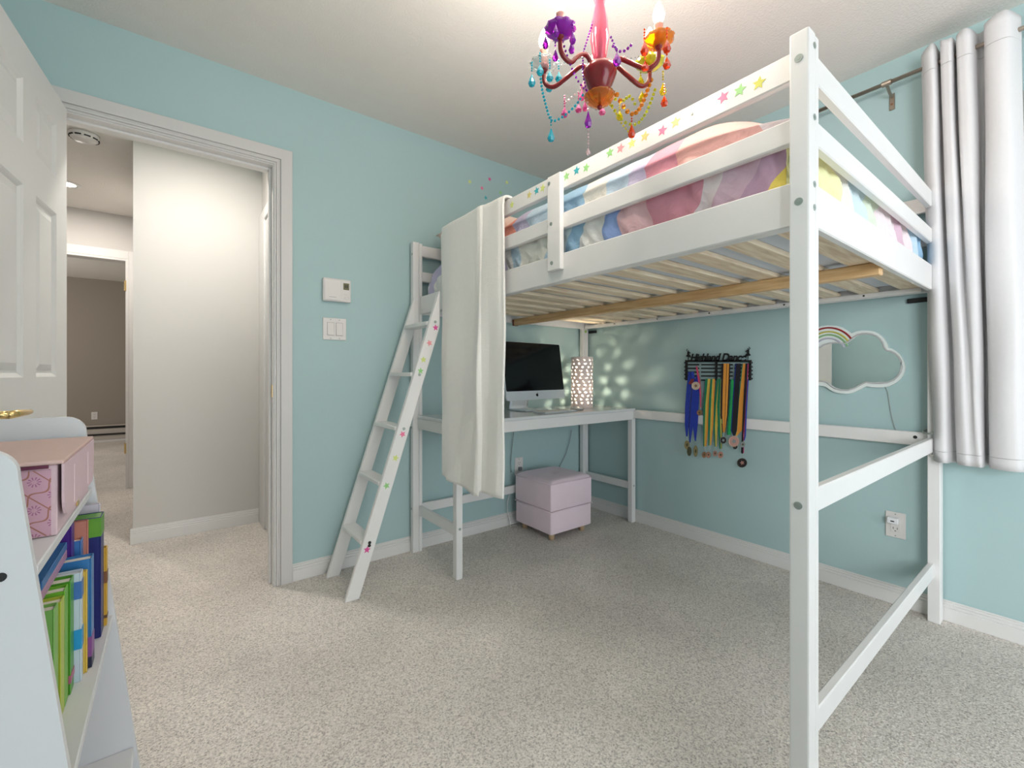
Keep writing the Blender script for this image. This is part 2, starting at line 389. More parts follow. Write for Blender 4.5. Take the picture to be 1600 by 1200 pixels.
for z in (0.36, 1.815):
    part('hinge', MB().box(OX1 - 0.026, OX1 - 0.016, FY - 0.014, FY + 0.02, z - 0.045, z + 0.045, 0.001).cyl((OX1 - 0.02, FY - 0.018, z - 0.045), (OX1 - 0.02, FY - 0.018, z + 0.045), 0.007, 8), BRASS, t5, label='brass hinge')
struct('wall_far_room', MB().box(-3.0, 0.4, 9.05, 9.15, 0, ZC), TAUPE)
struct('wall_far_room_left', MB().box(-3.0, -2.9, FY + 0.1, 9.05, 0, ZC), TAUPE)
struct('wall_far_room_right', MB().box(0.3, 0.4, FY + 0.1, 9.05, 0, ZC), TAUPE)
# baseboard heater
h = root('baseboard_heater', (-0.4, 9.0, 0), 'long beige baseboard heater along the far dark room wall', 'heater')
part('body', MB().box(-1.75, 0.2, 9.0, 9.047, 0.03, 0.215, 0.004), mat('beige_enamel', (0.55, 0.50, 0.45), 0.5), h)
part('hood', MB().box(-1.75, 0.2, 8.98, 9.047, 0.235, 0.25, 0.003), mat('beige_enamel', (0.55, 0.5, 0.45)), h)
part('slot', MB().box(-1.74, 0.19, 8.995, 9.04, 0.20, 0.236), DARK, h)
part('louver', MB().box(-1.74, 0.19, 8.985, 9.0, 0.10, 0.125, 0.002), DARK, h)
part('foot_strip', MB().box(-1.75, 0.2, 9.0, 9.046, 0.0, 0.03), TRIM, h)

def outlet(name, origin, ux, uz, n, label, plugs=True):
    """plate 70 x 114 mm centred at origin on a wall; ux horizontal, n outward"""
    ux, uz, n, o = Vector(ux), Vector(uz), Vector(n), Vector(origin)
    r = root(name, o - uz * 0.057, label, 'outlet')
    fn = lambda c: o + ux * c.x + uz * c.z + n * c.y
    part('cover_plate', MB().box(-0.035, 0.035, 0.0005, 0.006, -0.057, 0.057, 0.002, fn=fn), PLASTIC, r)
    p = MB()
    p.box(-0.0165, 0.0165, 0.005, 0.008, -0.034, 0.034, 0.001, fn=fn)
    part('receptacle', p, PLASTIC, r)
    s = MB()
    for z in (-0.018, 0.018):
        s.box(-0.008, -0.006, 0.0078, 0.0086, z - 0.001, z + 0.008, fn=fn).box(0.006, 0.008, 0.0078, 0.0086, z - 0.001, z + 0.008, fn=fn)
        s.box(-0.002, 0.002, 0.0078, 0.0086, z - 0.01, z - 0.006, fn=fn)
    part('slots', s, DARK, r)
    for z in (-0.048, 0.048): part('screw', MB().tube([o + uz * z + n * 0.005, o + uz * z + n * 0.0068], 0.003, 8), STEEL, r)
    return r
outlet('wall_outlet', (-0.92, 9.05, 0.395), (1, 0, 0), (0, 0, 1), (0, -1, 0), 'small white outlet on the dark wall above the baseboard heater')
# smoke detector and recessed lights in the hall
sd = root('smoke_detector', (-0.41, 3.6, ZC - 0.05), 'round white smoke detector on the hallway ceiling', 'smoke detector')
part('housing', MB().lathe([(0.068, 0.0), (0.07, -0.012), (0.062, -0.03), (0.045, -0.042), (0.0, -0.044)], (-0.41, 3.6, ZC - 0.0004), 28), PLASTIC, sd, True)
for k in range(10):
    th = 2 * math.pi * k / 10
    def fr(c, th=th): return Vector((-0.41 + c.x * math.cos(th) - c.y * math.sin(th), 3.6 + c.x * math.sin(th) + c.y * math.cos(th), c.z))
    part('vent_slot', MB().box(0.056, 0.067, -0.014, 0.014, ZC - 0.03, ZC - 0.024, fn=fr), DARK, sd)
for (x, y, lab) in ((-0.62, 4.62, 'round recessed ceiling light farther down the hallway'), (0.10, 2.84, 'round recessed ceiling light just outside the bedroom door')):
    r = root('recessed_light', (x, y, ZC - 0.01), lab, 'light', 'recessed hallway lights')
    part('trim_ring', MB().lathe([(0.05, -0.001), (0.05, -0.006), (0.075, -0.006), (0.078, -0.0005), (0.05, -0.0005)], (x, y, ZC), 28), TRIM, r, True)
    part('lens', MB().lathe([(0.0, -0.0035), (0.05, -0.0035)], (x, y, ZC), 28), mat('lit_lens', (1, 0.95, 0.85), 0.4, emit=(1.0, 0.87, 0.70), estr=9.0), r)
    al = area('recessed_lamp', (x, y, ZC - 0.012), (0, 0, -1), 0.12, 0.12, 9 if y > 4 else 10.5, (1.0, 0.94, 0.88)); al.data.shape = 'DISK'
area('added_far_room_fill', (-2.6, 7.4, 1.7), (1, 0.1, -0.15), 1.0, 1.0, 22, (1.0, 0.95, 0.88))  # added fill for the dim far room, no source built there

# ------------------------------------------------------------------ loft bed
PX0, PX1 = 1.094, 1.152
PB0, PB1 = 2.496, 2.552
YN0, YN1 = 0.367, 0.407          # foot end posts
YH0, YH1 = 2.352, 2.389          # head end posts
ZP = 1.787
T0, T1, M0, M1, S0, S1 = 1.710, 1.775, 1.565, 1.622, 1.372, 1.474
XR0, XR1 = 1.137, 1.159          # front rails
XW0, XW1 = 2.515, 2.537          # rails on the wall side
YE0, YE1 = 0.385, 0.406          # foot end rails
bed = root('loft_bed', (1.83, 1.38, 0), 'tall white wooden loft bed with star stickers along its top rail', 'bed')
for (x0, x1, y0, y1, inn) in ((PX0, PX1, YN0, YN1, 1), (PB0, PB1, YN0, YN1, -1), (PX0, PX1, YH0, YH1, 1), (PB0, PB1, YH0, YH1, -1)):
    m = MB()
    xm = x0 + 0.038 if inn > 0 else x1 - 0.038
    if inn > 0: m.box(x0, xm, y0, y1, 0, ZP, 0.004, 2).box(xm + 0.0008, x1, y0 + 0.0006, y1, 0, ZP - 0.004, 0.002)
    else: m.box(xm, x1, y0, y1, 0, ZP, 0.004, 2).box(x0, xm - 0.0008, y0 + 0.0006, y1, 0, ZP - 0.004, 0.002)
    part('post', m, WHITE, bed)
RB = 0.003
for z0, z1, n in ((T0, T1, 'guard_rail'), (M0, M1, 'guard_rail')):
    part(n, MB().box(XR0, XR1, YN1, 2.05, z0, z1, RB), WHITE, bed)
    part(n, MB().box(XW0, XW1, YN1, YH0, z0, z1, RB), WHITE, bed)
    part(n, MB().box(PX1, PB0, YE0, YE1, z0, z1, RB), WHITE, bed)
    part(n, MB().box(PX1, PB0, YH0 + 0.008, YH1 - 0.006, z0, z1, RB), WHITE, bed)
part('side_rail', MB().box(XR0, XR1 + 0.002, YN1, YH0, S0, S1, RB), WHITE, bed)
part('side_rail', MB().box(XW0, XW1, YN1, YH0, S0, S1, RB), WHITE, bed)
part('end_rail', MB().box(PX1, PB0, YE0, YE1, S0, S1, RB), WHITE, bed)
part('end_rail', MB().box(PX1, PB0, YH0 + 0.006, YH1 - 0.006, S0, S1, RB), WHITE, bed)
for z0, z1 in ((0.707, 0.764), (0.188, 0.245)):
    part('cross_rail', MB().box(PX1, PB0, YE0, YE1, z0, z1, RB), WHITE, bed)
part('wall_rail', MB().box(2.530, 2.550, YN1, 1.955, 0.722, 0.780, RB), WHITE, bed)
for y0, y1 in ((1.166, 1.236), (1.985, 2.05)):
    m = MB().box(XR0 - 0.021, XR0 - 0.0004, y0, y1, 1.412, 1.766, 0.004, 2)
    part('rail_post', m, WHITE, bed)
# slats, centre beam and the ledger strips that carry them
for x0, x1 in ((XR1 + 0.0025, XR1 + 0.022), (XW0 - 0.020, XW0 - 0.0005)):
    part('slat_ledger', MB().box(x0, x1, YN1 + 0.02, YH0 - 0.02, S0 + 0.002, S0 + 0.022, 0.001), WHITE, bed)
for k in range(13):
    y = 0.424 + 0.1425 * k + 0.001 * (k % 3)
    part('slat', MB().box(XR1 + 0.004, XW0 - 0.004, y, y + 0.072, S0 + 0.0225, S0 + 0.0385, 0.002), PINE, bed)
part('centre_beam', MB().box(1.81, 1.848, YE1 + 0.002, 2.335, 1.352, S0 + 0.022, 0.003), BEAM, bed, label='amber pine beam under the slats')
part('beam_end', MB().box(1.809, 1.849, 2.336, YH0 - 0.0005, 1.35, 1.392, 0.002), mat('red_brown_stain', (0.20, 0.06, 0.03), 0.5), bed)
def bolt(p, n, r=0.008):
    p, n = Vector(p), Vector(n)
    b = MB().tube([p - n * 0.001, p + n * 0.0015], r, 14).tube([p + n * 0.0012, p + n * 0.0022], r * 0.45, 6)
    return b
for (u, v, x) in ((1248, 91, PX0), (1248, 315, PX0), (1247, 790, PX0)):
    part('bolt', bolt(onx(u, v, x), (-1, 0, 0), 0.0085), STEEL, bed, label='greenish zinc bolt head')
for v in (71, 183, 288, 324):
    part('bolt', bolt(ony(1272.5, v, YN0), (0, -1, 0), 0.007), STEEL, bed)
for (u, v) in ((858, 287), (861, 350), (862, 411)):
    part('bolt', bolt(onx(u, v, XR0 - 0.021), (-1, 0, 0), 0.007), STEEL, bed)
part('bolt', bolt(onx(1081, 178, XR0), (-1, 0, 0), 0.004), STEEL, bed)
for (u, v) in ((1430, 683),): part('bolt', bolt(onx(u, v, 2.530), (-1, 0, 0), 0.007), DARK, bed)
for (u, v, x) in ((642.8, 668, PX0), (643, 795, PX0), (644, 397, PX0)):
    part('bolt', bolt(onx(u, v, x), (-1, 0, 0), 0.007), STEEL, bed)
for y in (0.62, 0.95, 1.35, 1.7, 2.05): part('bolt', bolt((XW0 - 0.0005 - 0.02, y, S0 + 0.012), (-1, 0, 0), 0.004), DARK, bed)
for (y0, y1) in ((YN1, YN1 + 0.075), (YH0 - 0.075, YH0)):
    part('wall_bracket', MB().box(2.553, 2.5665, y0, y1, 1.338, 1.358, 0.002), BLACKM, bed, label='black metal wall bracket')

def star_pts(c, ex, ez, r, rot=0.0):
    out = []
    for k in range(10):
        a = math.pi / 2 + rot + k * math.pi / 5; q = r if k % 2 == 0 else r * 0.46
        out.append(c + ex * (q * math.cos(a)) + ez * (q * math.sin(a)))
    return out
SC = {'pink': (0.90, 0.22, 0.38), 'salmon': (0.90, 0.36, 0.38), 'lime': (0.70, 0.78, 0.25), 'green': (0.33, 0.66, 0.25),
      'yellow': (0.78, 0.68, 0.26), 'teal': (0.06, 0.44, 0.50), 'olive': (0.66, 0.66, 0.12), 'magenta': (0.74, 0.10, 0.34), 'red': (0.75, 0.12, 0.10)}
def smat(c): return mat('sticker_' + c, SC[c], 0.5)
EY, EZ, EX = Vector((0, -1, 0)), Vector((0, 0, 1)), Vector((1, 0, 0))
for (u, v, c) in ((800, 320, 'lime'), (827, 304.7, 'yellow'), (838.5, 298, 'teal'), (848, 294, 'lime'), (885, 275.6, 'green'), (901, 266.6, 'teal'), (916, 262, 'green'),
                  (953, 238.6, 'green'), (969.6, 231.6, 'salmon'), (987.4, 224, 'lime'), (1007.6, 213, 'yellow'), (1035, 204, 'pink'), (1055.6, 191, 'yellow'),
                  (1130, 152, 'pink'), (1156, 141, 'green'), (1186, 130, 'olive')):
    p = onx(u, v, XR0)
    part('star_sticker', MB().prism(star_pts(p, EY, EZ, 0.0165, random.uniform(-.3, .3)), (-0.0008, 0, 0)), smat(c), bed, label=c + ' star sticker')
part('leaf_sticker', MB().prism(star_pts(ony(915, 518, YH0), EX, EZ, 0.016, 0.5), (0, -0.001, 0)), mat('leaf_green', (0.30, 0.55, 0.06)), bed, label='green leaf sticker')

# ------------------------------------------------------------------ desk under the bed
DZ0, DZ1 = 0.772, 0.790
desk = root('desk', (1.84, 2.14, 0), 'white desk with slim legs built in under the loft bed', 'desk')
DESKW = mat('glossy_white_desk', (0.75, 0.765, 0.775), 0.16, var=0.01, coat=0.3)
part('desktop', MB().box(1.118, 2.545, 1.905, 2.349, DZ0, DZ1, 0.003), DESKW, desk)
part('apron', MB().box(1.160, 2.520, 1.914, 1.932, 0.712, DZ0 - 0.0005, 0.002), WHITE, desk)
part('apron', MB().box(1.122, 1.140, 1.951, 2.3515, 0.712, DZ0 - 0.0005, 0.002), WHITE, desk)
part('apron', MB().box(2.510, 2.528, 1.951, 2.3515, 0.712, DZ0 - 0.0005, 0.002), WHITE, desk)
part('leg', MB().box(1.122, 1.158, 1.912, 1.950, 0, DZ0 - 0.0005, 0.003), WHITE, desk)
part('leg', MB().box(2.514, 2.552, 1.912, 1.950, 0, 0.7215, 0.003).box(2.514, 2.5295, 1.912, 1.950, 0.7215, DZ0 - 0.0005, 0.002), WHITE, desk)
part('stretcher', MB().box(1.128, 1.147, 1.950, 2.3515, 0.212, 0.268, 0.002), WHITE, desk)
part('stretcher', MB().box(2.520, 2.539, 1.950, 2.3515, 0.228, 0.277, 0.002), WHITE, desk)
part('stretcher', MB().box(PX1 + 0.0005, PB0 - 0.0005, 2.360, 2.380, 0.222, 0.274, 0.002), WHITE, desk)
part('back_rail', MB().box(PX1 + 0.0005, PB0 - 0.0005, 2.352, 2.370, 0.715, DZ0 - 0.0005, 0.002), WHITE, desk)
part('bolt', bolt(ony(718.5, 827, 1.912), (0, -1, 0), 0.007), STEEL, desk)
part('bolt', bolt(ony(990.5, 759, 1.912), (0, -1, 0), 0.006), STEEL, desk)

# ------------------------------------------------------------------ ladder
lad = root('ladder', (0.86, 2.2, 0), 'slanted white ladder with star stickers leaning on the loft bed', 'ladder')
def rail_poly(y0, th):
    # front edge from (0.615,0) to (1.088,1.455); horizontal width 64 mm
    sl = (1.088 - 0.615) / 1.455
    P = [(0.615, 0.0), (0.679, 0.0), (0.679 + sl * 1.30, 1.30)]
    xt = PX0 - 0.0015
    zt = (xt - 0.679) / sl
    poly = [(0.615, 0.0), (0.679, 0.0), (xt, zt), (xt, 1.458), (0.615 + sl * 1.44, 1.44)]
    return [(x, y0, z) for x, z in poly], (0, th, 0)
for y0 in (2.028, 2.328):
    pts, off = rail_poly(y0, 0.022)
    m = MB().prism(pts, off)
    bmesh.ops.bevel(m.bm, geom=m.bm.edges[:], offset=0.003, segments=1, affect='EDGES')
    part('side_rail', m, WHITE, lad)
for x, z in ((0.703, 0.246), (0.787, 0.507), (0.869, 0.763), (0.953, 1.026), (1.038, 1.288)):
    part('rung', MB().box(x - 0.012, x + 0.058, 2.0505, 2.3275, z - 0.010, z + 0.010, 0.003), WHITE, lad)
for (u, v, c) in ((680.5, 512, 'magenta'), (671, 536, 'salmon'), (661.5, 562, 'lime'), (657, 579.5, 'green'), (629, 678.5, 'pink'), (618, 715.7, 'lime'), (604, 759, 'green'), (573.5, 859, 'magenta')):
    p = ony(u, v, 2.028)
    part('star_sticker', MB().prism(star_pts(p, EX, EZ, 0.0175, random.uniform(-.4, .4)), (0, -0.0008, 0)), smat(c), lad, label=c + ' star sticker')
for (u, v, m) in ((680, 503, STEEL), (655.5, 585.5, STEEL), (631, 670, STEEL), (577.5, 848, DARK), (577, 852.5, DARK)):
    part('bolt', bolt(ony(u, v, 2.028), (0, -1, 0), 0.0075), m, lad)

# ------------------------------------------------------------------ mattress, duvet, pillows, throw
mt = root('mattress', (1.83, 1.38, S0 + 0.039), 'pale blue grey mattress lying on the slats of the loft bed', 'mattress')
part('body', MB().box(1.212, 2.49, 0.455, 2.325, S0 + 0.039, 1.60, 0.035, 4), MATTR, mt, True)
p = MB()
for z in (S0 + 0.06, 1.575):
    p.tube([(1.212, 0.49, z), (1.212, 2.29, z)], 0.004, 6)
part('piping', p, MATTR, mt, True)

PAL = dict(lav=(0.55, 0.52, 0.70), white=(0.83, 0.82, 0.80), lblue=(0.55, 0.70, 0.82), cream=(0.83, 0.82, 0.76), pblue=(0.66, 0.78, 0.82),
           blue=(0.33, 0.53, 0.72), cobalt=(0.28, 0.40, 0.72), pink=(0.72, 0.32, 0.40), rose=(0.80, 0.52, 0.55), wpink=(0.84, 0.74, 0.76), mauve=(0.70, 0.50, 0.60),
           dmauve=(0.58, 0.38, 0.52), yellow=(0.88, 0.72, 0.16), salmon=(0.86, 0.50, 0.46), coral=(0.85, 0.34, 0.26), pgreen=(0.72, 0.80, 0.66), lyellow=(0.86, 0.84, 0.50))
side_pal = [(0.43, 'yellow'), (0.462, 'yellow'), (0.54, 'dmauve'), (0.625, 'mauve'), (0.672, 'wpink'), (0.83, 'pink'), (0.93, 'rose'), (0.99, 'cobalt'), (1.09, 'white'), (1.17, 'blue'), (1.24, 'pblue'),
            (1.30, 'lblue'), (1.47, 'cream'), (1.52, 'lblue'), (1.56, 'white'), (1.64, 'lav'), (1.8, 'coral'), (1.95, 'white'), (2.10, 'cream'), (2.24, 'white'), (2.29, 'lav'), (2.6, 'white')]
top_pal = [(0.50, 'wpink'), (0.55, 'wpink'), (0.80, 'salmon'), (0.93, 'pink'), (1.00, 'lav'), (1.10, 'lblue'), (1.22, 'cream'), (1.40, 'blue'), (1.52, 'lblue'), (1.60, 'lav'), (1.85, 'coral'), (2.0, 'rose'), (2.2, 'white'), (2.6, 'lav')]
foot_pal = [(1.47, 'lyellow'), (1.56, 'cream'), (1.72, 'pblue'), (1.82, 'pgreen'), (2.02, 'wpink'), (2.12, 'mauve'), (2.24, 'wpink'), (2.36, 'lblue'), (3.0, 'blue')]
def duvet():
    m = MB(); bm = m.bm
    X0, X1, Y0, Y1 = 1.196, 2.49, 0.44, 2.315
    drop = 0.25
    st = 0.0065
    nu = int((X1 - X0 + drop) / st); nv = int((Y1 - Y0 + drop) / st)
    cols = []
    g = []
    lay = None
    def height(x, y):
        a = min(1, (x - X0) / 0.26); b = min(1, (y - Y0) / 0.35); c = min(1, (X1 - x) / 0.25); d = min(1, (Y1 - y) / 0.3)
        s = lambda q: math.sin(max(0, q) * math.pi / 2)
        hgt = 0.15 * s(a) * s(b) * s(c) * (0.25 + 0.75 * s(d))
        hgt *= 0.92 + 0.10 * math.cos(2.2 * (y - 0.85)) + 0.10 * noise.noise(Vector((x * 3.1, y * 3.1, 0.3)))
        q_ = min(1, max(0, (y - 1.60) / 0.25)); q_ = q_ * q_ * (3 - 2 * q_); hgt *= 1 - 0.85 * q_
        edge = 1.690 - 0.07 * (1 - s(d)) - 0.02 * q_ - 0.035 * (1 - s(min(1, (y - Y0) / 0.25)))
        return edge + hgt
    for i in range(nu + 1):
        row = []
        V = X0 - drop + i * st
        for k in range(nv + 1):
            U = Y0 - drop + k * st
            x = max(V, X0); y = max(U, Y0)
            dx = max(0, X0 - V); dy = max(0, Y0 - U)
            z = height(x, y)
            ox = oy = 0.0
            if dx > 0:
                z -= dx
                r = min(1, dx / 0.05)
                ox = -0.006 - 0.024 * math.sin(min(1, dx / 0.25) * math.pi) * r + 0.008 * math.sin(U * 60 + 9 * dx + 4 * noise.noise(Vector((U * 6, dx * 5, 2)))) * r * (0.4 + 0.6 * abs(noise.noise(Vector((U * 4, 1, 1)))))
                ox += 0.016 * noise.noise(Vector((U * 24 + dx * 14, dx * 12, 5.0))) * r
            if dy > 0:
                z -= dy if dx == 0 else dy * 0.5
                r = min(1, dy / 0.05)
                oy = -0.020 * math.sin(min(1, dy / 0.25) * math.pi) * r + 0.018 * noise.noise(Vector((V * 24 - dy * 14, dy * 14, 8.0))) * r + 0.008 * math.sin(V * 55 - dy * 40) * r
            if dx == 0 and dy == 0:
                z += 0.006 * noise.noise(Vector((x * 9, y * 9, 4.0)))
            z = max(z, 1.455)
            vert = bm.verts.new((max(x + ox, 1.163), max(y + oy, 0.41), z))
            row.append(vert)
            cols += [U, V, 0.0]
        g.append(row)
    for i in range(nu):
        for k in range(nv): bm.faces.new([g[i][k], g[i + 1][k], g[i + 1][k + 1], g[i][k + 1]])
    dm = bpy.data.materials.new('rainbow_duvet_print'); dm.use_nodes = True; nt = dm.node_tree; b = nt.nodes['Principled BSDF']
    at = nt.nodes.new('ShaderNodeAttribute'); at.attribute_name = 'cloth'
    sx = nt.nodes.new('ShaderNodeSeparateXYZ'); nt.links.new(at.outputs['Vector'], sx.inputs[0]); oU, oV = sx.outputs[0], sx.outputs[1]
    def mth(op, *ar):
        q = nt.nodes.new('ShaderNodeMath'); q.operation = op
        for i, z in enumerate(ar):
            if isinstance(z, (int, float)): q.inputs[i].default_value = z
            else: nt.links.new(z, q.inputs[i])
        return q.outputs[0]
    def ramp(pal, val, lo, hi):
        r = nt.nodes.new('ShaderNodeValToRGB'); r.color_ramp.interpolation = 'CONSTANT'; e = r.color_ramp.elements
        e.remove(e[1]); e[0].position = 0; e[0].color = (*PAL[pal[0][1]], 1)
        for (t, _), (_, c) in zip(pal, pal[1:]):
            k = e.new((t - lo) / (hi - lo)); k.color = (*PAL[c], 1)
        nt.links.new(mth('DIVIDE', mth('SUBTRACT', val, lo), hi - lo), r.inputs['Fac']); return r.outputs['Color']
    arc = mth('MULTIPLY', mth('SINE', mth('ADD', mth('MULTIPLY', oV, 26.0), mth('MULTIPLY', oU, 9.0))), 0.024)
    c1 = ramp(side_pal, mth('ADD', mth('ADD', oU, arc), mth('MULTIPLY', mth('SUBTRACT', oV, 1.03), 0.35)), 0.2, 2.7)
    c2 = ramp(top_pal, mth('ADD', mth('SUBTRACT', oU, mth('MULTIPLY', mth('SUBTRACT', oV, 1.32), 0.55)), mth('MULTIPLY', mth('SINE', mth('ADD', mth('MULTIPLY', oV, 7.0), mth('MULTIPLY', oU, 5.0))), 0.03)), 0.2, 2.7)
    c3 = ramp(foot_pal, mth('ADD', oV, mth('MULTIPLY', mth('SINE', mth('ADD', mth('MULTIPLY', oU, 22.0), mth('MULTIPLY', oV, 8.0))), 0.035)), 0.9, 2.7)
    def mixc(f, A, B):
        q = nt.nodes.new('ShaderNodeMix'); q.data_type = 'RGBA'; nt.links.new(f, q.inputs['Factor']); nt.links.new(A, q.inputs['A']); nt.links.new(B, q.inputs['B']); return q.outputs['Result']
    colr = mixc(mth('LESS_THAN', oU, Y0 - 0.004), mixc(mth('LESS_THAN', oV, 1.115), c2, c1), c3)
    tc = nt.nodes.new('ShaderNodeTexCoord'); n = nt.nodes.new('ShaderNodeTexNoise'); n.inputs['Scale'].default_value = 26; n.inputs['Detail'].default_value = 3
    n.inputs['Distortion'].default_value = 1.2
    bp = nt.nodes.new('ShaderNodeBump'); bp.inputs['Strength'].default_value = 0.35; bp.inputs['Distance'].default_value = 0.02
    nt.links.new(tc.outputs['Object'], n.inputs['Vector']); nt.links.new(n.outputs['Fac'], bp.inputs['Height']); nt.links.new(bp.outputs['Normal'], b.inputs['Normal'])
    nt.links.new(colr, b.inputs['Base Color']); b.inputs['Roughness'].default_value = 0.9
    o = part('duvet', m, dm, None, True)
    ca = o.data.attributes.new('cloth', 'FLOAT_VECTOR', 'POINT')
    ca.data.foreach_set('vector', cols)
    tag(o, 'puffy pastel rainbow print duvet spread on the loft bed', 'duvet')
duvet()
def pillow(name, c, sx, sy, sz, rot, m, label):
    R = Matrix.Rotation(rot[2], 3, 'Z') @ Matrix.Rotation(rot[1], 3, 'Y') @ Matrix.Rotation(rot[0], 3, 'X')
    def top(s):
        def f(u, v):
            a, b = 2 * u - 1, 2 * v - 1
            e = (1 - abs(a) ** 2.6) ** 0.55 * (1 - abs(b) ** 2.6) ** 0.55
            pin = 1 - 0.07 * (abs(a) ** 2 + abs(b) ** 2) + 0.06 * abs(a * b)
            return Vector(c) + R @ Vector((a * sx * pin, b * sy * pin, s * sz * e))
        return f
    mb = MB().grid(top(1), 24, 20).grid(top(-1), 24, 20)
    bmesh.ops.remove_doubles(mb.bm, verts=mb.bm.verts[:], dist=0.0005)
    return tag(part(name, mb, m, None, True), label, 'pillow', 'pillows at the head of the loft bed')
pillow('pillow', (1.475, 2.03, 1.80), 0.30, 0.27, 0.085, (0.06, 0.02, 0.0), mat('peach_pillowcase', (0.82, 0.62, 0.52), 0.9, sheen=0.2), 'peach pillow leaning at the head of the bed nearest the ladder')
pillow('pillow', (2.13, 2.07, 1.785), 0.29, 0.245, 0.085, (0.06, -0.02, 0.03), mat('ivory_pillowcase', (0.82, 0.78, 0.72), 0.9, sheen=0.2), 'ivory pillow at the head of the bed by the right wall')

def throw():
    # cross section in plan (y, x): front face, then a fold stepping back on the right
    plan_top = [(2.045, 1.112), (2.02, 1.098), (1.93, 1.094), (1.80, 1.096), (1.70, 1.092), (1.672, 1.088), (1.655, 1.090), (1.645, 1.098), (1.60, 1.103), (1.53, 1.104), (1.505, 1.110)]
    plan_bot = [(1.995, 1.100), (1.975, 1.086), (1.91, 1.074), (1.80, 1.080), (1.69, 1.068), (1.645, 1.062), (1.628, 1.064), (1.618, 1.074), (1.58, 1.082), (1.51, 1.084), (1.476, 1.092)]
    n = len(plan_top) - 1
    def interp(pl, t):
        q = t * n; i = min(int(q), n - 1); f = q - i; f = f * f * (3 - 2 * f) * 0.5 + f * 0.5
        return (pl[i][0] * (1 - f) + pl[i + 1][0] * f, pl[i][1] * (1 - f) + pl[i + 1][1] * f)
    zt = T1 + 0.010
    def fn(u, v):
        yt, xt = interp(plan_top, u); yb, xb = interp(plan_bot, u)
        hem = 0.535 - 0.040 * min(1, u / 0.40) - 0.002 * u + (0.018 if u > 0.63 else 0)
        if v < 0.14:            # hanging inside
            s = v / 0.14; z = 1.725 + (zt - 0.012 - 1.725) * s; return Vector((1.170, yt, z))
        if v < 0.22:            # over the rail
            s = (v - 0.14) / 0.08; a = math.pi * s
            x0, x1 = 1.170, xt + 0.004
            return Vector(((x0 + x1) / 2 + (x0 - x1) / 2 * math.cos(a), yt, zt - 0.012 + 0.014 * math.sin(a)))
        s = (v - 0.22) / 0.78
        z = (zt - 0.012) * (1 - s) + hem * s
        y = yt * (1 - s) + yb * s; x = (xt + 0.004) * (1 - s) + xb * s
        x += 0.007 * math.sin(u * 13 + s * 5) * math.sin(s * math.pi) + 0.012 * noise.noise(Vector((u * 5, s * 4, 0.7))) * s
        # diagonal sag folds low on the front face
        d = (u - 0.36) - (s - 0.78) * -0.55
        if s > 0.55 and u < 0.5: x -= 0.018 * math.exp(-(d / 0.05) ** 2) * (s - 0.55) / 0.45
        return Vector((min(x, XR0 - 0.027 + 0.02 * (s < 0.02)), y, z))
    m = MB().grid(fn, 66, 110)
    o = part('throw_blanket', m, BLANK, None, True, solid=0.010)
    tag(o, 'cream fleece throw hung over the bed guard rail beside the ladder', 'blanket')
throw()

# ------------------------------------------------------------------ ottoman
ot = root('ottoman', (2.0, 2.16, 0), 'cube shaped pink velvet ottoman under the desk with button tufted top', 'ottoman')
OX0, OX1, OY0, OY1 = 1.825, 2.183, 1.985, 2.335
part('base', MB().box(OX0, OX1, OY0, OY1, 0.042, 0.183, 0.010, 3), PINKV, ot, True)
part('lid_box', MB().box(OX0 - 0.002, OX1 + 0.002, OY0 - 0.002, OY1 + 0.002, 0.185, 0.352, 0.008, 3), PINKV, ot, True)
def cush(u, v):
    a, b = 2 * u - 1, 2 * v - 1
    x = OX0 - 0.001 + (OX1 - OX0 + 0.002) * u; y = OY0 - 0.001 + (OY1 - OY0 + 0.002) * v
    e = (1 - abs(a) ** 8) * (1 - abs(b) ** 8)
    r = math.hypot(a, b)
    z = 0.350 + 0.028 * e ** 0.5 - 0.016 * math.exp(-(r / 0.16) ** 2)
    for q in (a - b, a + b): z -= 0.0035 * math.exp(-(q / 0.07) ** 2) * max(0, 1 - r / 1.1)
    return Vector((x, y, z))
part('cushion_top', MB().grid(cush, 36, 36), PINKV, ot, True)
part('button', MB().ball(((OX0 + OX1) / 2, (OY0 + OY1) / 2, 0.363), 0.012, 12, 8, 0.5), PINKV, ot, True)
pp = MB()
for z in (0.184, 0.353):
    a = 0.004
    pp.tube([(OX0 - a, OY0 - a, z), (OX1 + a, OY0 - a, z), (OX1 + a, OY1 + a, z), (OX0 - a, OY1 + a, z), (OX0 - a, OY0 - a, z)], 0.003, 6)
part('piping', pp, PINKV, ot, True)
for x in (OX0 + 0.045, OX1 - 0.045):
    for y in (OY0 + 0.045, OY1 - 0.045):
        part('foot', MB().lathe([(0.017, 0.0), (0.019, 0.03), (0.020, 0.0425)], (x, y, 0), 16), FEETW, ot, True, label='pale wooden foot')

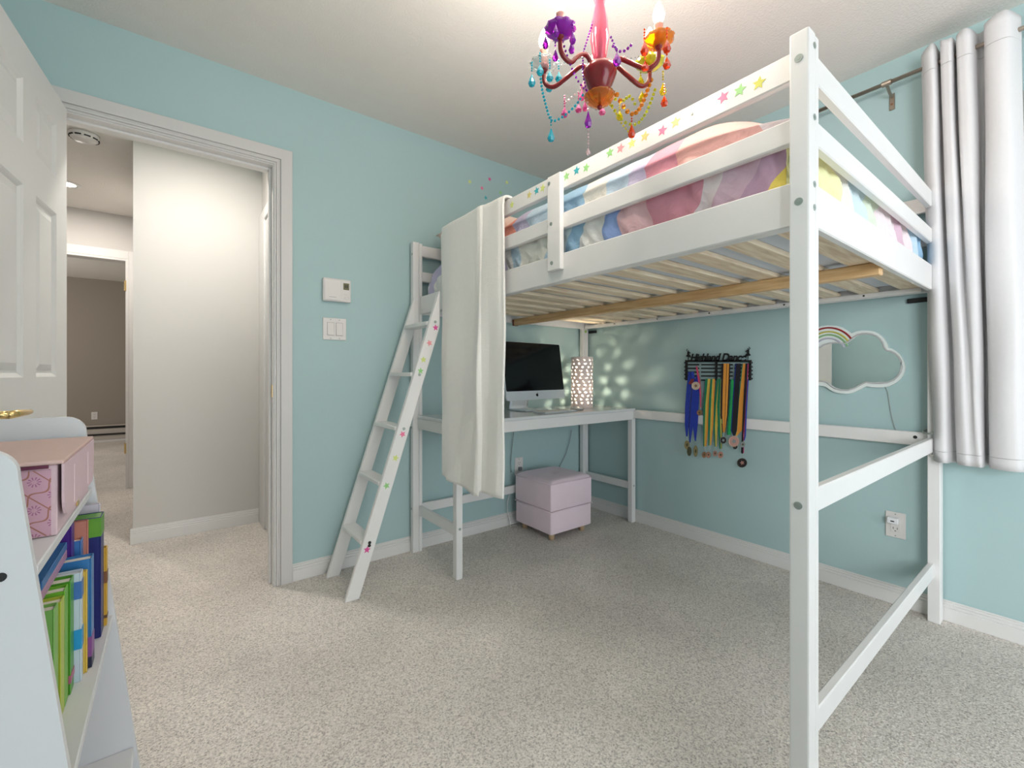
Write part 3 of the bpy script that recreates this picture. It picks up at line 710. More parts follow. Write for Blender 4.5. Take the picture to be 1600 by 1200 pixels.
# ------------------------------------------------------------------ things on the desk
mon = root('computer', (1.86, 2.22, DZ1), 'all in one silver computer with black screen on the desk', 'computer')
ma_, mt_ = math.radians(5.0), math.radians(8.0)
MC = Vector((1.848, 2.135, 0.866))      # bottom centre of the front face
def mf(c):   # local: x right, z up the screen, y depth behind
    x, y, z = c
    yy = y * math.cos(mt_) + z * math.sin(mt_); zz = z * math.cos(mt_) - y * math.sin(mt_)
    return Vector((MC.x + x * math.cos(ma_) - yy * math.sin(ma_), MC.y + x * math.sin(ma_) + yy * math.cos(ma_), MC.z + zz))
MW, MH = 0.528, 0.366
def rrect(w0, z0, z1, r, y, seg=5):
    out = []
    for cx, cz, a0 in ((w0 - r, z1 - r, 0), (-w0 + r, z1 - r, 90), (-w0 + r, z0 + r, 180), (w0 - r, z0 + r, 270)):
        for k in range(seg + 1):
            a = math.radians(a0 + 90 * k / seg); out.append((cx + r * math.cos(a), y, cz + r * math.sin(a)))
    return out
b = MB(); pts = rrect(MW / 2, 0, MH, 0.014, 0.0); b.prism([mf(p) for p in pts], mf((0, 0.012, 0)) - mf((0, 0, 0)))
part('casing', b, ALU, mon)
b = MB(); b.prism([mf(p) for p in rrect(MW / 2 - 0.002, 0.056, MH - 0.002, 0.010, -0.0004)], mf((0, 0.0012, 0)) - mf((0, 0.002, 0)))
part('screen', b, SCREEN, mon)
b = MB().lathe([(0.0, 0.0), (0.12, 0.004), (0.2, 0.012), (0.24, 0.02)], (0, 0, 0), 32, 'Y')
for v in b.bm.verts: v.co = mf(Vector((v.co.x, 0.012 + (0.02 - v.co.y) * 1.6, 0.19 + v.co.z * 0.66)))
part('back_shell', b, ALU, mon, True)
# emblem: bitten fruit silhouette with a leaf, flat on the chin
b = MB(); ec = (0.0, 0.028)
out = []
for k in range(28):
    a = 2 * math.pi * k / 28
    r = 0.0105 * (1 + 0.10 * math.cos(2 * a)) * (1 - 0.16 * math.exp(-((a - math.pi / 2) / 0.28) ** 2) - 0.10 * math.exp(-((a - 1.5 * math.pi) / 0.22) ** 2))
    x, z = r * math.cos(a), r * math.sin(a) * 1.02
    dd = math.hypot(x - 0.0125, z - 0.001)
    if dd < 0.0055: x = 0.0125 - math.sqrt(max(0, 0.0055 ** 2 - (z - 0.001) ** 2))
    out.append(mf((ec[0] + x, -0.0003, ec[1] + z)))
b.prism(out, mf((0, -0.0004, 0)) - mf((0, 0, 0)))
lf = [(0.0005, 0.0105), (0.003, 0.0115), (0.0055, 0.0145), (0.0058, 0.0175), (0.0028, 0.0162), (0.0008, 0.0135)]
b.prism([mf((ec[0] + x, -0.0003, ec[1] + z)) for x, z in lf], mf((0, -0.0004, 0)) - mf((0, 0, 0)))
part('emblem', b, SCREEN, mon, label='small black fruit emblem')
# stand: L shaped bent sheet
def stand(u, v):
    w_ = 0.095 * (1 - 0.18 * v)
    prof = [(0.0, 0.0), (0.16, 0.0), (0.175, 0.004), (0.178, 0.02), (0.165, 0.10), (0.15, 0.20)]
    q = v * (len(prof) - 1); i = min(int(q), len(prof) - 2); f = q - i
    y = prof[i][0] * (1 - f) + prof[i + 1][0] * f; z = prof[i][1] * (1 - f) + prof[i + 1][1] * f
    x = (2 * u - 1) * w_; y += 2.155 - MC.y - 0.02
    return Vector((MC.x + x * math.cos(ma_) - y * math.sin(ma_), MC.y + x * math.sin(ma_) + y * math.cos(ma_), DZ1 + 0.004 + z))
part('stand', MB().grid(stand, 6, 40), ALU, mon, True, solid=0.006)

kb = root('keyboard', (1.86, 2.0, DZ1), 'slim white keyboard on the desk in front of the computer', 'keyboard')
ka = math.radians(3)
def kf(c): return Vector((1.90 + c.x * math.cos(ka) - c.y * math.sin(ka), 2.03 + c.x * math.sin(ka) + c.y * math.cos(ka), DZ1 + c.z + 0.0003))
part('tray', MB().box(-0.14, 0.14, -0.057, 0.057, 0, 0.007, 0.002, fn=kf), ALU, kb)
for r_ in range(5):
    n = 13 if r_ < 4 else 7
    for k in range(n):
        wd = 0.27 / n
        part('key', MB().box(-0.135 + k * wd + 0.001, -0.135 + (k + 1) * wd - 0.001, 0.050 - r_ * 0.0205 - 0.018, 0.050 - r_ * 0.0205, 0.0068, 0.009, fn=kf), PLASTIC, kb)
ms = root('computer_mouse', (2.12, 2.05, DZ1), 'small white and grey computer mouse beside the keyboard', 'mouse')
part('shell', MB().lathe([(0.030, 0.0), (0.031, 0.004), (0.027, 0.013), (0.015, 0.019), (0, 0.021)], (2.115, 2.05, DZ1 + 0.0003), 20, wob=lambda t: 1 + 0.55 * abs(math.sin(t)) ** 2), PLASTIC, ms, True)
part('side_band', MB().lathe([(0.0305, 0.001), (0.0318, 0.004), (0.0305, 0.007)], (2.115, 2.05, DZ1 + 0.0003), 20, wob=lambda t: 1 + 0.55 * abs(math.sin(t)) ** 2), mat('grey_band', (0.25, 0.25, 0.26)), ms, True)

# perforated table lamp
LX, LY, LR = 2.285, 2.165, 0.074
lamp = root('table_lamp', (LX, LY, DZ1), 'glowing white cylinder table lamp with cut out leaf pattern', 'lamp')
CER = mat('pierced_porcelain', (0.80, 0.72, 0.70), 0.5)
_nt = CER.node_tree; _tr = _nt.nodes.new('ShaderNodeBsdfTranslucent'); _tr.inputs[0].default_value = (0.95, 0.86, 0.84, 1)
_mx = _nt.nodes.new('ShaderNodeMixShader'); _mx.inputs[0].default_value = 0.07
_nt.links.new(_nt.nodes['Principled BSDF'].outputs[0], _mx.inputs[1]); _nt.links.new(_tr.outputs[0], _mx.inputs[2])
_nt.links.new(_mx.outputs[0], [n for n in _nt.nodes if n.type == 'OUTPUT_MATERIAL'][0].inputs['Surface'])
NA, NZ = 96, 150
lm = MB(); bm = lm.bm
HL = 0.355
def hole(th, z):
    row = z / 0.0245; ri = int(row); 
    if ri == 0 or z > HL - 0.014: return False
    nper = 11; ph = th / (2 * math.pi) * nper + 0.5 * (ri % 2) + 0.18 * math.sin(ri * 2.3)
    ci = math.floor(ph); fx = ph - ci - 0.5; fz = row - ri - 0.5
    a = 0.7 * math.sin(ci * 3.1 + ri * 1.7)
    x = fx * 0.042; y = fz * 0.0245
    x2 = x * math.cos(a) - y * math.sin(a); y2 = x * math.sin(a) + y * math.cos(a)
    return (x2 / 0.0082) ** 2 + (y2 / 0.0046) ** 2 < 1 or ((x2 + 0.004) / 0.0038) ** 2 + ((y2 - 0.004) / 0.0048) ** 2 < 1
gv = [[bm.verts.new((LX + LR * math.cos(2 * math.pi * a / NA), LY + LR * math.sin(2 * math.pi * a / NA), DZ1 + 0.0005 + HL * k / NZ)) for k in range(NZ + 1)] for a in range(NA)]
for a in range(NA):
    for k in range(NZ):
        if not hole(2 * math.pi * (a + 0.5) / NA, HL * (k + 0.5) / NZ):
            bm.faces.new([gv[a][k], gv[(a + 1) % NA][k], gv[(a + 1) % NA][k + 1], gv[a][k + 1]])
bmesh.ops.delete(bm, geom=[v for v in bm.verts if not v.link_faces], context='VERTS')
part('shade', lm, CER, lamp, True, solid=0.003)
part('bulb', MB().lathe([(0.012, 0.02), (0.012, 0.07), (0.010, 0.09)], (LX, LY, DZ1), 14), PLASTIC, lamp, True)
part('base_ring', MB().lathe([(LR - 0.004, 0.0005), (LR + 0.001, 0.001), (LR + 0.001, 0.008), (LR - 0.004, 0.008)], (LX, LY, DZ1), 32), CER, lamp, True)
for q, pw in ((0.150, 4.2), (0.275, 0.5)): point('table_lamp_bulb', (LX, LY, DZ1 + q), pw, (1.0, 0.85, 0.62), 0.008)

# cables under the desk, outlets
c = MB().tube([ony(803, 672, 2.385), ony(800, 700, 2.39), ony(798, 722, 2.392), ony(799, 738, 2.392)], 0.0025, 6)
tag(part('power_cable', c, CABLE_G, None, True), 'thin grey cable hanging behind the desk left of the ottoman', 'cable')
c = MB().tube([ony(893, 672, 2.385), ony(890, 690, 2.388), ony(884, 710, 2.39), ony(876, 726, 2.39), ony(868, 740, 2.39)], 0.0025, 6)
tag(part('power_cable', c, CABLE_G, None, True), 'thin grey cable curving down behind the ottoman top right', 'cable')
c = MB().tube([ony(796, 772, 2.385), ony(793, 785, 2.384), ony(793, 800, 2.38), ony(797, 812, 2.37), Vector((1.80, 2.36, 0.006)), Vector((1.85, 2.352, 0.005))], 0.003, 6)
tag(part('power_cable', c, CABLE_W, None, True), 'white cable looping to the carpet at the left of the ottoman', 'cable')
wo = outlet('wall_outlet', (1.905, YA, 0.392), (1, 0, 0), (0, 0, 1), (0, -1, 0), 'white outlet on the back wall just above the ottoman')
part('plug', MB().box(1.893, 1.917, YA - 0.03, YA - 0.009, 0.36, 0.385, 0.003), mat('grey_plug', (0.18, 0.19, 0.2)), wo)
wo = outlet('wall_outlet', (XB, 0.523, 0.354), (0, -1, 0), (0, 0, 1), (-1, 0, 0), 'white outlet with plugged in charger on the right wall')
pl = part('charger', MB().box(XB - 0.040, XB - 0.0088, 0.507, 0.547, 0.364, 0.390, 0.004, 2), mat('white_gloss_plastic', (0.82, 0.82, 0.84), 0.25), wo, label='white plug in charger')
part('port', MB().box(XB - 0.0408, XB - 0.0395, 0.520, 0.533, 0.374, 0.379), DARK, pl)

# ------------------------------------------------------------------ thermostat and switch on the back wall
th = root('thermostat', (0.682, YA, 1.405), 'white wall thermostat with a small display above the light switch', 'thermostat')
part('housing', MB().box(0.612, 0.752, YA - 0.026, YA - 0.0005, 1.405, 1.524, 0.006, 3), PLASTIC, th)
part('cover', MB().box(0.618, 0.700, YA - 0.0285, YA - 0.025, 1.411, 1.518, 0.002), PLASTIC, th)
part('display', MB().box(0.712, 0.742, YA - 0.0275, YA - 0.0255, 1.470, 1.505, 0.001), mat('lcd_olive', (0.16, 0.15, 0.07), 0.25), th, label='olive display')
part('digit', MB().box(0.719, 0.724, YA - 0.0280, YA - 0.0274, 1.480, 1.496).box(0.728, 0.734, YA - 0.0280, YA - 0.0274, 1.480, 1.496), DARK, th)
part('button', MB().box(0.717, 0.739, YA - 0.0280, YA - 0.0255, 1.444, 1.452, 0.001), PLASTIC, th)
part('button', MB().box(0.717, 0.739, YA - 0.0280, YA - 0.0255, 1.418, 1.434, 0.003), PLASTIC, th)
part('maker_mark', MB().box(0.640, 0.676, YA - 0.0290, YA - 0.0284, 1.425, 1.4275), mat('grey_print', (0.45, 0.43, 0.42)), th)
sw = root('light_switch', (0.674, YA, 1.206), 'white double rocker light switch below the thermostat', 'light switch')
part('cover_plate', MB().box(0.615, 0.733, YA - 0.007, YA - 0.0005, 1.206, 1.320, 0.003, 2), PLASTIC, sw)
for x in (0.637, 0.681):
    part('rocker_frame', MB().box(x - 0.001, x + 0.034, YA - 0.0082, YA - 0.0065, 1.229, 1.297, 0.0006), mat('rocker_gap', (0.40, 0.37, 0.36)), sw)
    part('rocker', MB().prism([(x + 0.001, YA - 0.0075, 1.231), (x + 0.001, YA - 0.0125, 1.231), (x + 0.001, YA - 0.0085, 1.295), (x + 0.001, YA - 0.0075, 1.295)], (0.031, 0, 0)), PLASTIC, sw)
    for z in (1.214, 1.311): part('screw', bolt((x + 0.0165, YA - 0.007, z), (0, -1, 0), 0.003), STEEL, sw)

# star stickers on the back wall
for (u, v, c, lab) in ((734, 284, 'lime', 'yellow green star sticker on teal wall, farthest left of the upper ones'), (765, 280, 'magenta', 'upper pink star sticker on the teal wall above the throw'),
                       (753, 294, 'pink', 'lower pink star sticker on the teal wall above the throw'), (759, 309, 'teal', 'dark teal star sticker on the teal wall above the throw'),
                       (782, 301, 'green', 'green star sticker on the teal wall just above the bed rail'), (792, 285, 'lime', 'pale lime star sticker on teal wall, nearest the ceiling line'),
                       (737, 332, 'red', 'tiny red star sticker on teal wall touching the top of the throw')):
    p = ony(u, v, YA)
    tag(part('star_sticker', MB().prism(star_pts(p, EX, EZ, 0.015 if c != 'red' else 0.010, random.uniform(-.4, .4)), (0, -0.001, 0)), smat(c)), lab, 'sticker', 'star stickers on the back wall')

# ------------------------------------------------------------------ cloud mirror
def cm(zx, zy, x=XB): return onx(1270 + zx / 8.57, 490 + zy / 8.57, x)
cl = [(-90, 325), (-30, 262), (40, 205), (120, 172), (215, 160), (330, 165), (400, 185), (470, 225), (530, 268), (600, 240), (665, 229), (720, 228), (780, 232), (830, 242), (880, 264), (925, 295), (960, 330), (990, 372), (1010, 415), (1025, 460),
      (1070, 470), (1120, 500), (1170, 542), (1205, 590), (1232, 645), (1248, 710), (1240, 770), (1220, 825), (1185, 875), (1140, 915), (1090, 947), (1030, 972), (960, 986), (890, 990), (800, 984), (730, 972), (690, 990), (640, 1018), (560, 1055), (510, 1068),
      (460, 1075), (370, 1065), (320, 1055), (280, 1038), (235, 1012), (200, 985), (150, 968), (95, 963), (20, 968), (-60, 955), (-140, 920), (-200, 860), (-235, 780), (-240, 690), (-215, 600), (-170, 535), (-110, 490), (-118, 430), (-110, 375)]
def inset(pts, d):
    n = len(pts); out = []
    for i in range(n):
        a, b, c = Vector(pts[i - 1]), Vector(pts[i]), Vector(pts[(i + 1) % n])
        t = (c - a).normalized(); nrm = Vector((-t.y, t.x)); out.append(tuple(b + nrm * d))
    return out
mr = root('cloud_mirror', cm(500, 1075), 'cloud shaped wall mirror with rainbow arcs on its left', 'mirror')
CLW = mat('frosted_acrylic_rim', (0.80, 0.86, 0.84), 0.4)
part('rim', MB().prism([cm(*p, XB - 0.0006) for p in cl], (-0.016, 0, 0)), CLW, mr)
cloud_only = [p for p in cl]
# glass: cloud without the rainbow hump
gl = [(-95, 500), (20, 440), (100, 455), (150, 420), (215, 398), (300, 390), (370, 396), (440, 398), (500, 360), (545, 320), (600, 285), (660, 270), (720, 267), (790, 275), (850, 300), (900, 340), (935, 390), (955, 450), (985, 492), (1040, 505), (1100, 535), (1150, 580), (1180, 640),
      (1190, 710), (1175, 780), (1140, 835), (1080, 890), (1000, 922), (900, 932), (800, 928), (705, 918), (640, 952), (560, 995), (470, 1025), (380, 1022), (300, 1000), (240, 962), (200, 925), (150, 905), (95, 905), (20, 912), (-60, 890), (-130, 840), (-165, 760), (-165, 680), (-140, 590)]
MIR = mat('mirror_silver', (0.90, 0.93, 0.92), 0.015, 1.0, var=0.0)
part('mirror_glass', MB().prism([cm(*p, XB - 0.0168) for p in gl], (-0.0015, 0, 0)), MIR, mr)
m = MB(); m.tube([cm(*p, XB - 0.0185) for p in gl[6:] + gl[:7]], 0.0040, 6, False)
part('light_tube', m, mat('unlit_grey_tube', (0.52, 0.53, 0.53), 0.4), mr, True)
for rad, c, nm in ((370, (0.32, 0.015, 0.02), 'red'), (318, (0.55, 0.52, 0.10), 'yellow'), (276, (0.25, 0.48, 0.22), 'green'), (228, (0.50, 0.50, 0.60), 'lavender')):
    a1 = 52 if rad > 300 else 62; 
    arc = [(220 + rad * math.sin(math.radians(t)), 560 - rad * math.cos(math.radians(t))) for t in [(-a1 + i * 2 * a1 / 26) for i in range(27)]]
    part('rainbow_band', MB().tube([cm(*p, XB - 0.0175) for p in arc], 0.0042, 6), mat('band_' + nm, c, 0.35), mr, True, label=nm + ' rainbow arc')
c = MB().tube([cm(970, 985, XB - 0.004), onx(1387, 612, XB - 0.004), onx(1390, 632, XB - 0.004), onx(1393, 650, XB - 0.004), onx(1398, 668, XB - 0.006), onx(1410, 690, XB - 0.006)], 0.0013, 5)
tag(part('thin_wire', c, mat('clear_wire', (0.40, 0.42, 0.39), 0.4), None, True), 'thin wire hanging down the wall from the cloud mirror', 'wire')
wc = MB()
pts = []
for k in range(70):
    a = 2 * math.pi * k / 22; q = min(1, max(0, (k - 40) / 16)); q = q * q * (3 - 2 * q)
    pts.append(Vector((2.520 + 0.044 * math.cos(a), 0.387 + 0.037 * math.sin(a), (0.790 + 0.004 * math.sin(2 * a) - 0.0002 * k) * (1 - q) + (0.690 + 0.006 * math.sin(a)) * q)))
tag(part('wire_coil', wc.tube(pts, 0.0022, 5), mat('clear_wire', (0.40, 0.42, 0.39)), None, True), 'loose loops of thin wire wound round the bed post by the curtain', 'wire')

# ------------------------------------------------------------------ medal rack and medals
def md(zx, zy, x): return onx(1040 + zx / 5.455, 520 + zy / 5.455, x)
XM = XB - 0.020
rk = root('medal_rack', md(450, 405, XM), 'black metal medal rack with cut out lettering and dancers', 'medal rack')
def strip(pl, x, th, m=None):
    m = m or MB(); m.prism([md(*p, x) for p in pl], (-th, 0, 0)); return m
fr = MB()
strip([(168, 232), (735, 232), (735, 250), (168, 250)], XM, 0.003, fr)
for a, b in ((168, 190), (424, 444), (708, 732)): strip([(a, 250), (b, 250), (b, 405), (a, 405)], XM, 0.003, fr)
for zy in (255, 290, 322, 355, 390):
    for a in (166, 734): fr.tube([md(a, zy, XM), md(a, zy, XM - 0.003)], 0.006, 8)
part('frame', fr, BLACKM, rk)
for zy in (272, 303, 335, 368, 403):
    for a, b in ((188, 288), (305, 426), (442, 575), (592, 710)):
        part('hanger_bar', strip([(a, zy - 6), (b, zy - 6), (b, zy + 6), (a, zy + 6)], XM, 0.004), BLACKM, rk)
part('standoff', MB().cyl(md(200, 242, XM), md(200, 242, XB - 0.0005), 0.005, 8).cyl(md(700, 242, XM), md(700, 242, XB - 0.0005), 0.005, 8), BLACKM, rk)
tx = bpy.data.curves.new('lettering', 'FONT'); tx.body = 'Highland Dance'; tx.shear = 0.28; tx.extrude = 0.0015; tx.offset = 0.034; tx.size = 1.0; tx.space_character = 0.93
to = bpy.data.objects.new('lettering_source', tx); COL.objects.link(to)
dg = bpy.context.evaluated_depsgraph_get(); dg.update()
tm = bpy.data.meshes.new_from_object(to.evaluated_get(dg)); bpy.data.objects.remove(to)
xs = [v.co.x for v in tm.vertices]; ys = [v.co.y for v in tm.vertices]
tb = MB(); tb.bm.from_mesh(tm)
A, B_, Cc = md(212, 240, XM - 0.0015), md(690, 240, XM - 0.0015), md(212, 178, XM - 0.0015)
h_ = max(ys) - 0.0
for v in tb.bm.verts:
    fx = (v.co.x - min(xs)) / (max(xs) - min(xs)); fz = v.co.y / h_
    v.co = Vector((XM - 0.0015 + v.co.z * 1.0, A.y + (B_.y - A.y) * fx, A.z + (B_.z - A.z) * fx + (Cc.z - A.z) * fz))
part('lettering', tb, BLACKM, rk, label='cut out words Highland Dance')
# two kilted dancer silhouettes
def dancer(ox, oy, s, flip):
    m = MB(); f = lambda x, y: (ox + 1.35 * x * s * flip, oy + y * s)
    m.tube([md(*f(0, -62), XM), md(*f(0, -62), XM - 0.003)], 0.0042 * s, 10)
    strip([f(-7, -54), f(7, -54), f(9, -30), f(6, -22), f(-6, -22), f(-9, -30)], XM, 0.003, m)            # torso
    strip([f(-7, -23), f(7, -23), f(22, 0), f(8, 5), f(-8, 5), f(-20, 0)], XM, 0.003, m)                  # kilt
    strip([f(-3, 4), f(3, 4), f(2, 42), f(-2, 42)], XM, 0.003, m)                                        # standing leg
    strip([f(2, 3), f(10, 2), f(30, 12), f(28, 17), f(10, 12)], XM, 0.003, m)                             # raised leg
    strip([f(-8, -50), f(-16, -66), f(-8, -82), f(-4, -80), f(-11, -66), f(-4, -52)], XM, 0.003, m)       # raised arm
    strip([f(8, -50), f(20, -38), f(10, -26), f(7, -29), f(14, -38), f(6, -44)], XM, 0.003, m)            # arm on hip
    return m
part('dancer', dancer(195, 200, 0.78, 1), BLACKM, rk, label='dancer silhouette at the left end')
part('dancer', dancer(704, 192, 0.90, -1), BLACKM, rk, label='dancer silhouette at the right end')

RC = dict(blue=(0.02, 0.05, 0.42), navy=(0.015, 0.03, 0.20), green=(0.01, 0.20, 0.10), brightgreen=(0.02, 0.42, 0.10), gold=(0.66, 0.50, 0.08), orange=(0.80, 0.33, 0.05), black=(0.014, 0.012, 0.018),
          pink=(0.70, 0.06, 0.22), maroon=(0.22, 0.03, 0.04), rust=(0.45, 0.14, 0.08), white=(0.8, 0.78, 0.76))
DC = dict(gold=(0.42, 0.34, 0.16), antique=(0.12, 0.12, 0.07), bronze=(0.42, 0.22, 0.12), copper=(0.72, 0.34, 0.26), rose=(0.55, 0.30, 0.25), dark=(0.05, 0.04, 0.045), silver=(0.40, 0.44, 0.44), cream=(0.80, 0.66, 0.52), pinkwhite=(0.80, 0.45, 0.40))
def medal(label, path, stripes, disc=None, dep=0, rim=None, emb=None):
    """path: [(zx, zy, width)], stripes: list of (colour, fraction)"""
    x = XM - 0.007 - dep * 0.0022
    def xo(zy): q = min(1, max(0, (zy - 420) / 240)); return x - 0.022 * q * q * (3 - 2 * q)
    top = md(path[0][0], path[0][1], x)
    low = md(disc[0], disc[1], xo(disc[1])) if disc else md(path[-1][0], path[-1][1], xo(path[-1][1]))
    r = root('medal' if disc else 'ribbon', low, label, 'medal' if disc else 'ribbon', 'dance medals on the black rack' if disc else None)
    tot = sum(f for _, f in stripes); acc = 0
    for c, f in stripes:
        a, b = acc / tot - 0.5, (acc + f) / tot - 0.5; acc += f
        m = MB(); bm = m.bm; prev = None
        dense = []
        for (p0, p1) in zip(path, path[1:]): dense += [tuple(p0[q] + (p1[q] - p0[q]) * t / 4 for q in range(3)) for t in range(4)]
        dense.append(path[-1])
        for i, (zx, zy, wd) in enumerate(dense):
            wv = 0.0012 * math.sin(i * 0.6 + dep) + xo(zy) - x
            cur = [bm.verts.new(md(zx + a * wd, zy, x + wv)), bm.verts.new(md(zx + b * wd, zy, x + wv)), bm.verts.new(md(zx + b * wd, zy, x + wv - 0.0012)), bm.verts.new(md(zx + a * wd, zy, x + wv - 0.0012))]
            if prev:
                for k in range(4): bm.faces.new([prev[k], prev[(k + 1) % 4], cur[(k + 1) % 4], cur[k]])
            else: bm.faces.new(cur)
            prev = cur
        bm.faces.new(prev[::-1])
        part('ribbon', m, mat('ribbon_' + c, RC[c], 0.6), r, label=c + ' ribbon')
    if disc:
        zx, zy, rx, rz, c = disc
        xd = xo(zy)
        pts = [(zx + rx * math.cos(2 * math.pi * k / 20), zy + rz * math.sin(2 * math.pi * k / 20)) for k in range(20)]
        part('disc', strip(pts, xd + 0.0006, 0.0030), mat('medal_' + c, DC[c], 0.4, 0.55), r)
        rc = rim or c
        ring = MB(); ring.tube([md(zx + rx * 0.93 * math.cos(2 * math.pi * k / 20), zy + rz * 0.93 * math.sin(2 * math.pi * k / 20), xd - 0.0026) for k in range(21)], 0.0010, 5, False)
        part('rim', ring, mat('medal_' + rc, DC[rc], 0.4, 0.55), r)
        e = emb or 'antique'
        part('relief', strip([(zx + rx * .5 * math.cos(2 * math.pi * k / 10) * (1 if k % 2 else .55), zy + rz * .5 * math.sin(2 * math.pi * k / 10) * (1 if k % 2 else .55)) for k in range(10)], xd - 0.0024, 0.0008), mat('medal_' + e, DC[e], 0.4, 0.5), r)
        lk = path[-1]
        part('jump_ring', MB().tube([md(lk[0], lk[1] - 4, xo(lk[1]) - 0.001), md((lk[0] + zx) / 2, (lk[1] + zy - rz) / 2, xd - 0.002), md(zx, zy - rz + 2, xd - 0.001)], 0.0012, 6), STEEL, r)
medal('dark gold medal on the leftmost royal blue ribbon', [(212, 332, 36), (200, 450, 40), (185, 640, 40), (180, 780, 34), (181, 885, 14)], [('blue', 1)], (183, 955, 22, 38, 'gold'), 0)
medal('dark antique medal on the middle royal blue ribbon', [(225, 332, 32), (240, 470, 40), (228, 640, 44), (214, 800, 38), (207, 935, 10)], [('navy', 1), ('blue', 3)], (203, 1010, 19, 40, 'antique'), 1)
medal('olive oval medal on the rightmost royal blue ribbon', [(272, 370, 26), (262, 480, 52), (256, 640, 52), (252, 780, 46), (254, 925, 10)], [('blue', 1)], (257, 1008, 17, 48, 'gold'), 0, rim='antique')
medal('small rust medal on a pink ribbon above the bed wall rail', [(264, 285, 14), (285, 395, 22), (298, 520, 14), (300, 640, 10)], [('pink', 2), ('rust', 1)], (290, 680, 22, 24, 'bronze'), 2)
medal('round cream medal with rust centre on a short maroon ribbon', [(232, 392, 26), (215, 430, 40), (222, 440, 30)], [('maroon', 1)], (258, 452, 35, 35, 'cream'), 3, emb='bronze')
medal('bronze medal on green and orange ribbon, left one of the low pair', [(372, 393, 66), (350, 620, 56), (342, 800, 44), (334, 968, 26)], [('green', 1.2), ('gold', 1), ('orange', 1.6)], (330, 1040, 18, 26, 'bronze'), 0)
medal('bronze medal on green and orange ribbon, right one of the low pair', [(402, 393, 40), (392, 560, 44), (384, 780, 44), (376, 960, 24)], [('green', 1.4), ('gold', 0.8), ('orange', 1)], (366, 1040, 19, 26, 'copper'), 1, rim='antique')
medal('rose coloured oval medal on yellow and green ribbon below the rack middle', [(455, 393, 34), (434, 620, 44), (424, 800, 36), (426, 970, 18)], [('green', 1), ('gold', 1.5)], (422, 1028, 17, 24, 'rose'), 0)
medal('copper medal on dark green ribbon, lowest near the rack middle', [(470, 393, 36), (462, 620, 44), (466, 820, 40), (470, 990, 22)], [('green', 1.5), ('gold', 0.8), ('green', 0.6)], (469, 1040, 22, 28, 'copper'), 1, rim='rose')
medal('black rimmed medal on folded black and orange ribbon', [(515, 262, 74), (506, 500, 72), (500, 700, 66), (496, 850, 26)], [('black', 1), ('orange', 1.5), ('black', 0.25), ('orange', 1), ('black', 0.6)], (492, 916, 29, 30, 'dark'), 2, rim='silver', emb='silver')
medal('bright green ribbon with printed pattern and no medal', [(566, 400, 26), (562, 560, 34), (548, 740, 40), (538, 870, 34)], [('green', 1), ('brightgreen', 2)], None, 0)
medal('large pink and white rosette medal on broad black ribbon', [(618, 262, 48), (598, 560, 52), (580, 834, 50), (584, 880, 12)], [('navy', 0.4), ('black', 2)], (583, 925, 46, 46, 'pinkwhite'), 1, rim='cream', emb='silver')
medal('small dark medal on orange ribbon under the pink rosette', [(674, 262, 40), (648, 560, 58), (626, 832, 50), (600, 880, 14)], [('green', 0.4), ('orange', 2.2)], (593, 972, 22, 22, 'dark'), 0, rim='silver')
medal('big round dark medal hanging lowest at the right end of the rack', [(694, 262, 26), (676, 600, 28), (657, 880, 18), (655, 1020, 26), (654, 1030, 10)], [('black', 2), ('pink', 0.6)], (653, 1108, 42, 40, 'dark'), 2, rim='antique', emb='rose')
medal('small silver medal on narrow blue ribbon at the right end', [(702, 400, 12), (686, 640, 18), (676, 880, 16), (668, 920, 10)], [('maroon', 1), ('blue', 2)], (658, 952, 22, 24, 'silver'), 3)

# ------------------------------------------------------------------ curtain, rod, bracket
RZ = 2.300; RXX = 2.478
rod = root('curtain_rod', (RXX, -0.1, RZ), 'thin bronze curtain rod on a wall bracket near the ceiling', 'curtain rod')
part('pole', MB().cyl((RXX, 0.80, RZ), (RXX, -1.15, RZ), 0.0085, 12), NICKEL, rod, True)
part('finial', MB().lathe([(0.0085, 0.0), (0.014, 0.006), (0.014, 0.016), (0.008, 0.024), (0, 0.026)], (RXX, 0.80, RZ), 14, 'Y'), NICKEL, rod, True)
for y in (0.535, -1.10):
    part('bracket', MB().box(XB - 0.006, XB - 0.0005, y - 0.010, y + 0.010, 2.215, 2.288, 0.002).tube([(XB - 0.005, y, 2.272), (XB - 0.04, y, 2.276), (RXX + 0.004, y, RZ - 0.008)], 0.006, 8).cyl((RXX, y - 0.016, RZ), (RXX, y + 0.016, RZ), 0.012, 12), NICKEL, rod)
    part('screw', bolt((XB - 0.006, y, 2.24), (-1, 0, 0), 0.005), mat('copper_screw', (0.25, 0.12, 0.06)), rod)
top_c = [(.424, 2.487), (.410, 2.455), (.390, 2.442), (.376, 2.452), (.370, 2.500), (.3635, 2.500), (.360, 2.448), (.345, 2.436), (.330, 2.442), (.3245, 2.500), (.319, 2.500), (.315, 2.444), (.300, 2.430), (.280, 2.430), (.268, 2.450), (.262, 2.512), (.247, 2.512), (.240, 2.450), (.222, 2.428), (.190, 2.424), (.168, 2.440), (.150, 2.500)]
bot_c = [(.384, 2.480), (.374, 2.456), (.358, 2.440), (.340, 2.444), (.329, 2.480), (.316, 2.490), (.309, 2.452), (.296, 2.438), (.270, 2.430), (.258, 2.445), (.250, 2.475), (.247, 2.440), (.240, 2.430), (.232, 2.440), (.228, 2.470), (.222, 2.500), (.212, 2.500), (.206, 2.450), (.188, 2.428), (.160, 2.424), (.135, 2.440), (.118, 2.500)]
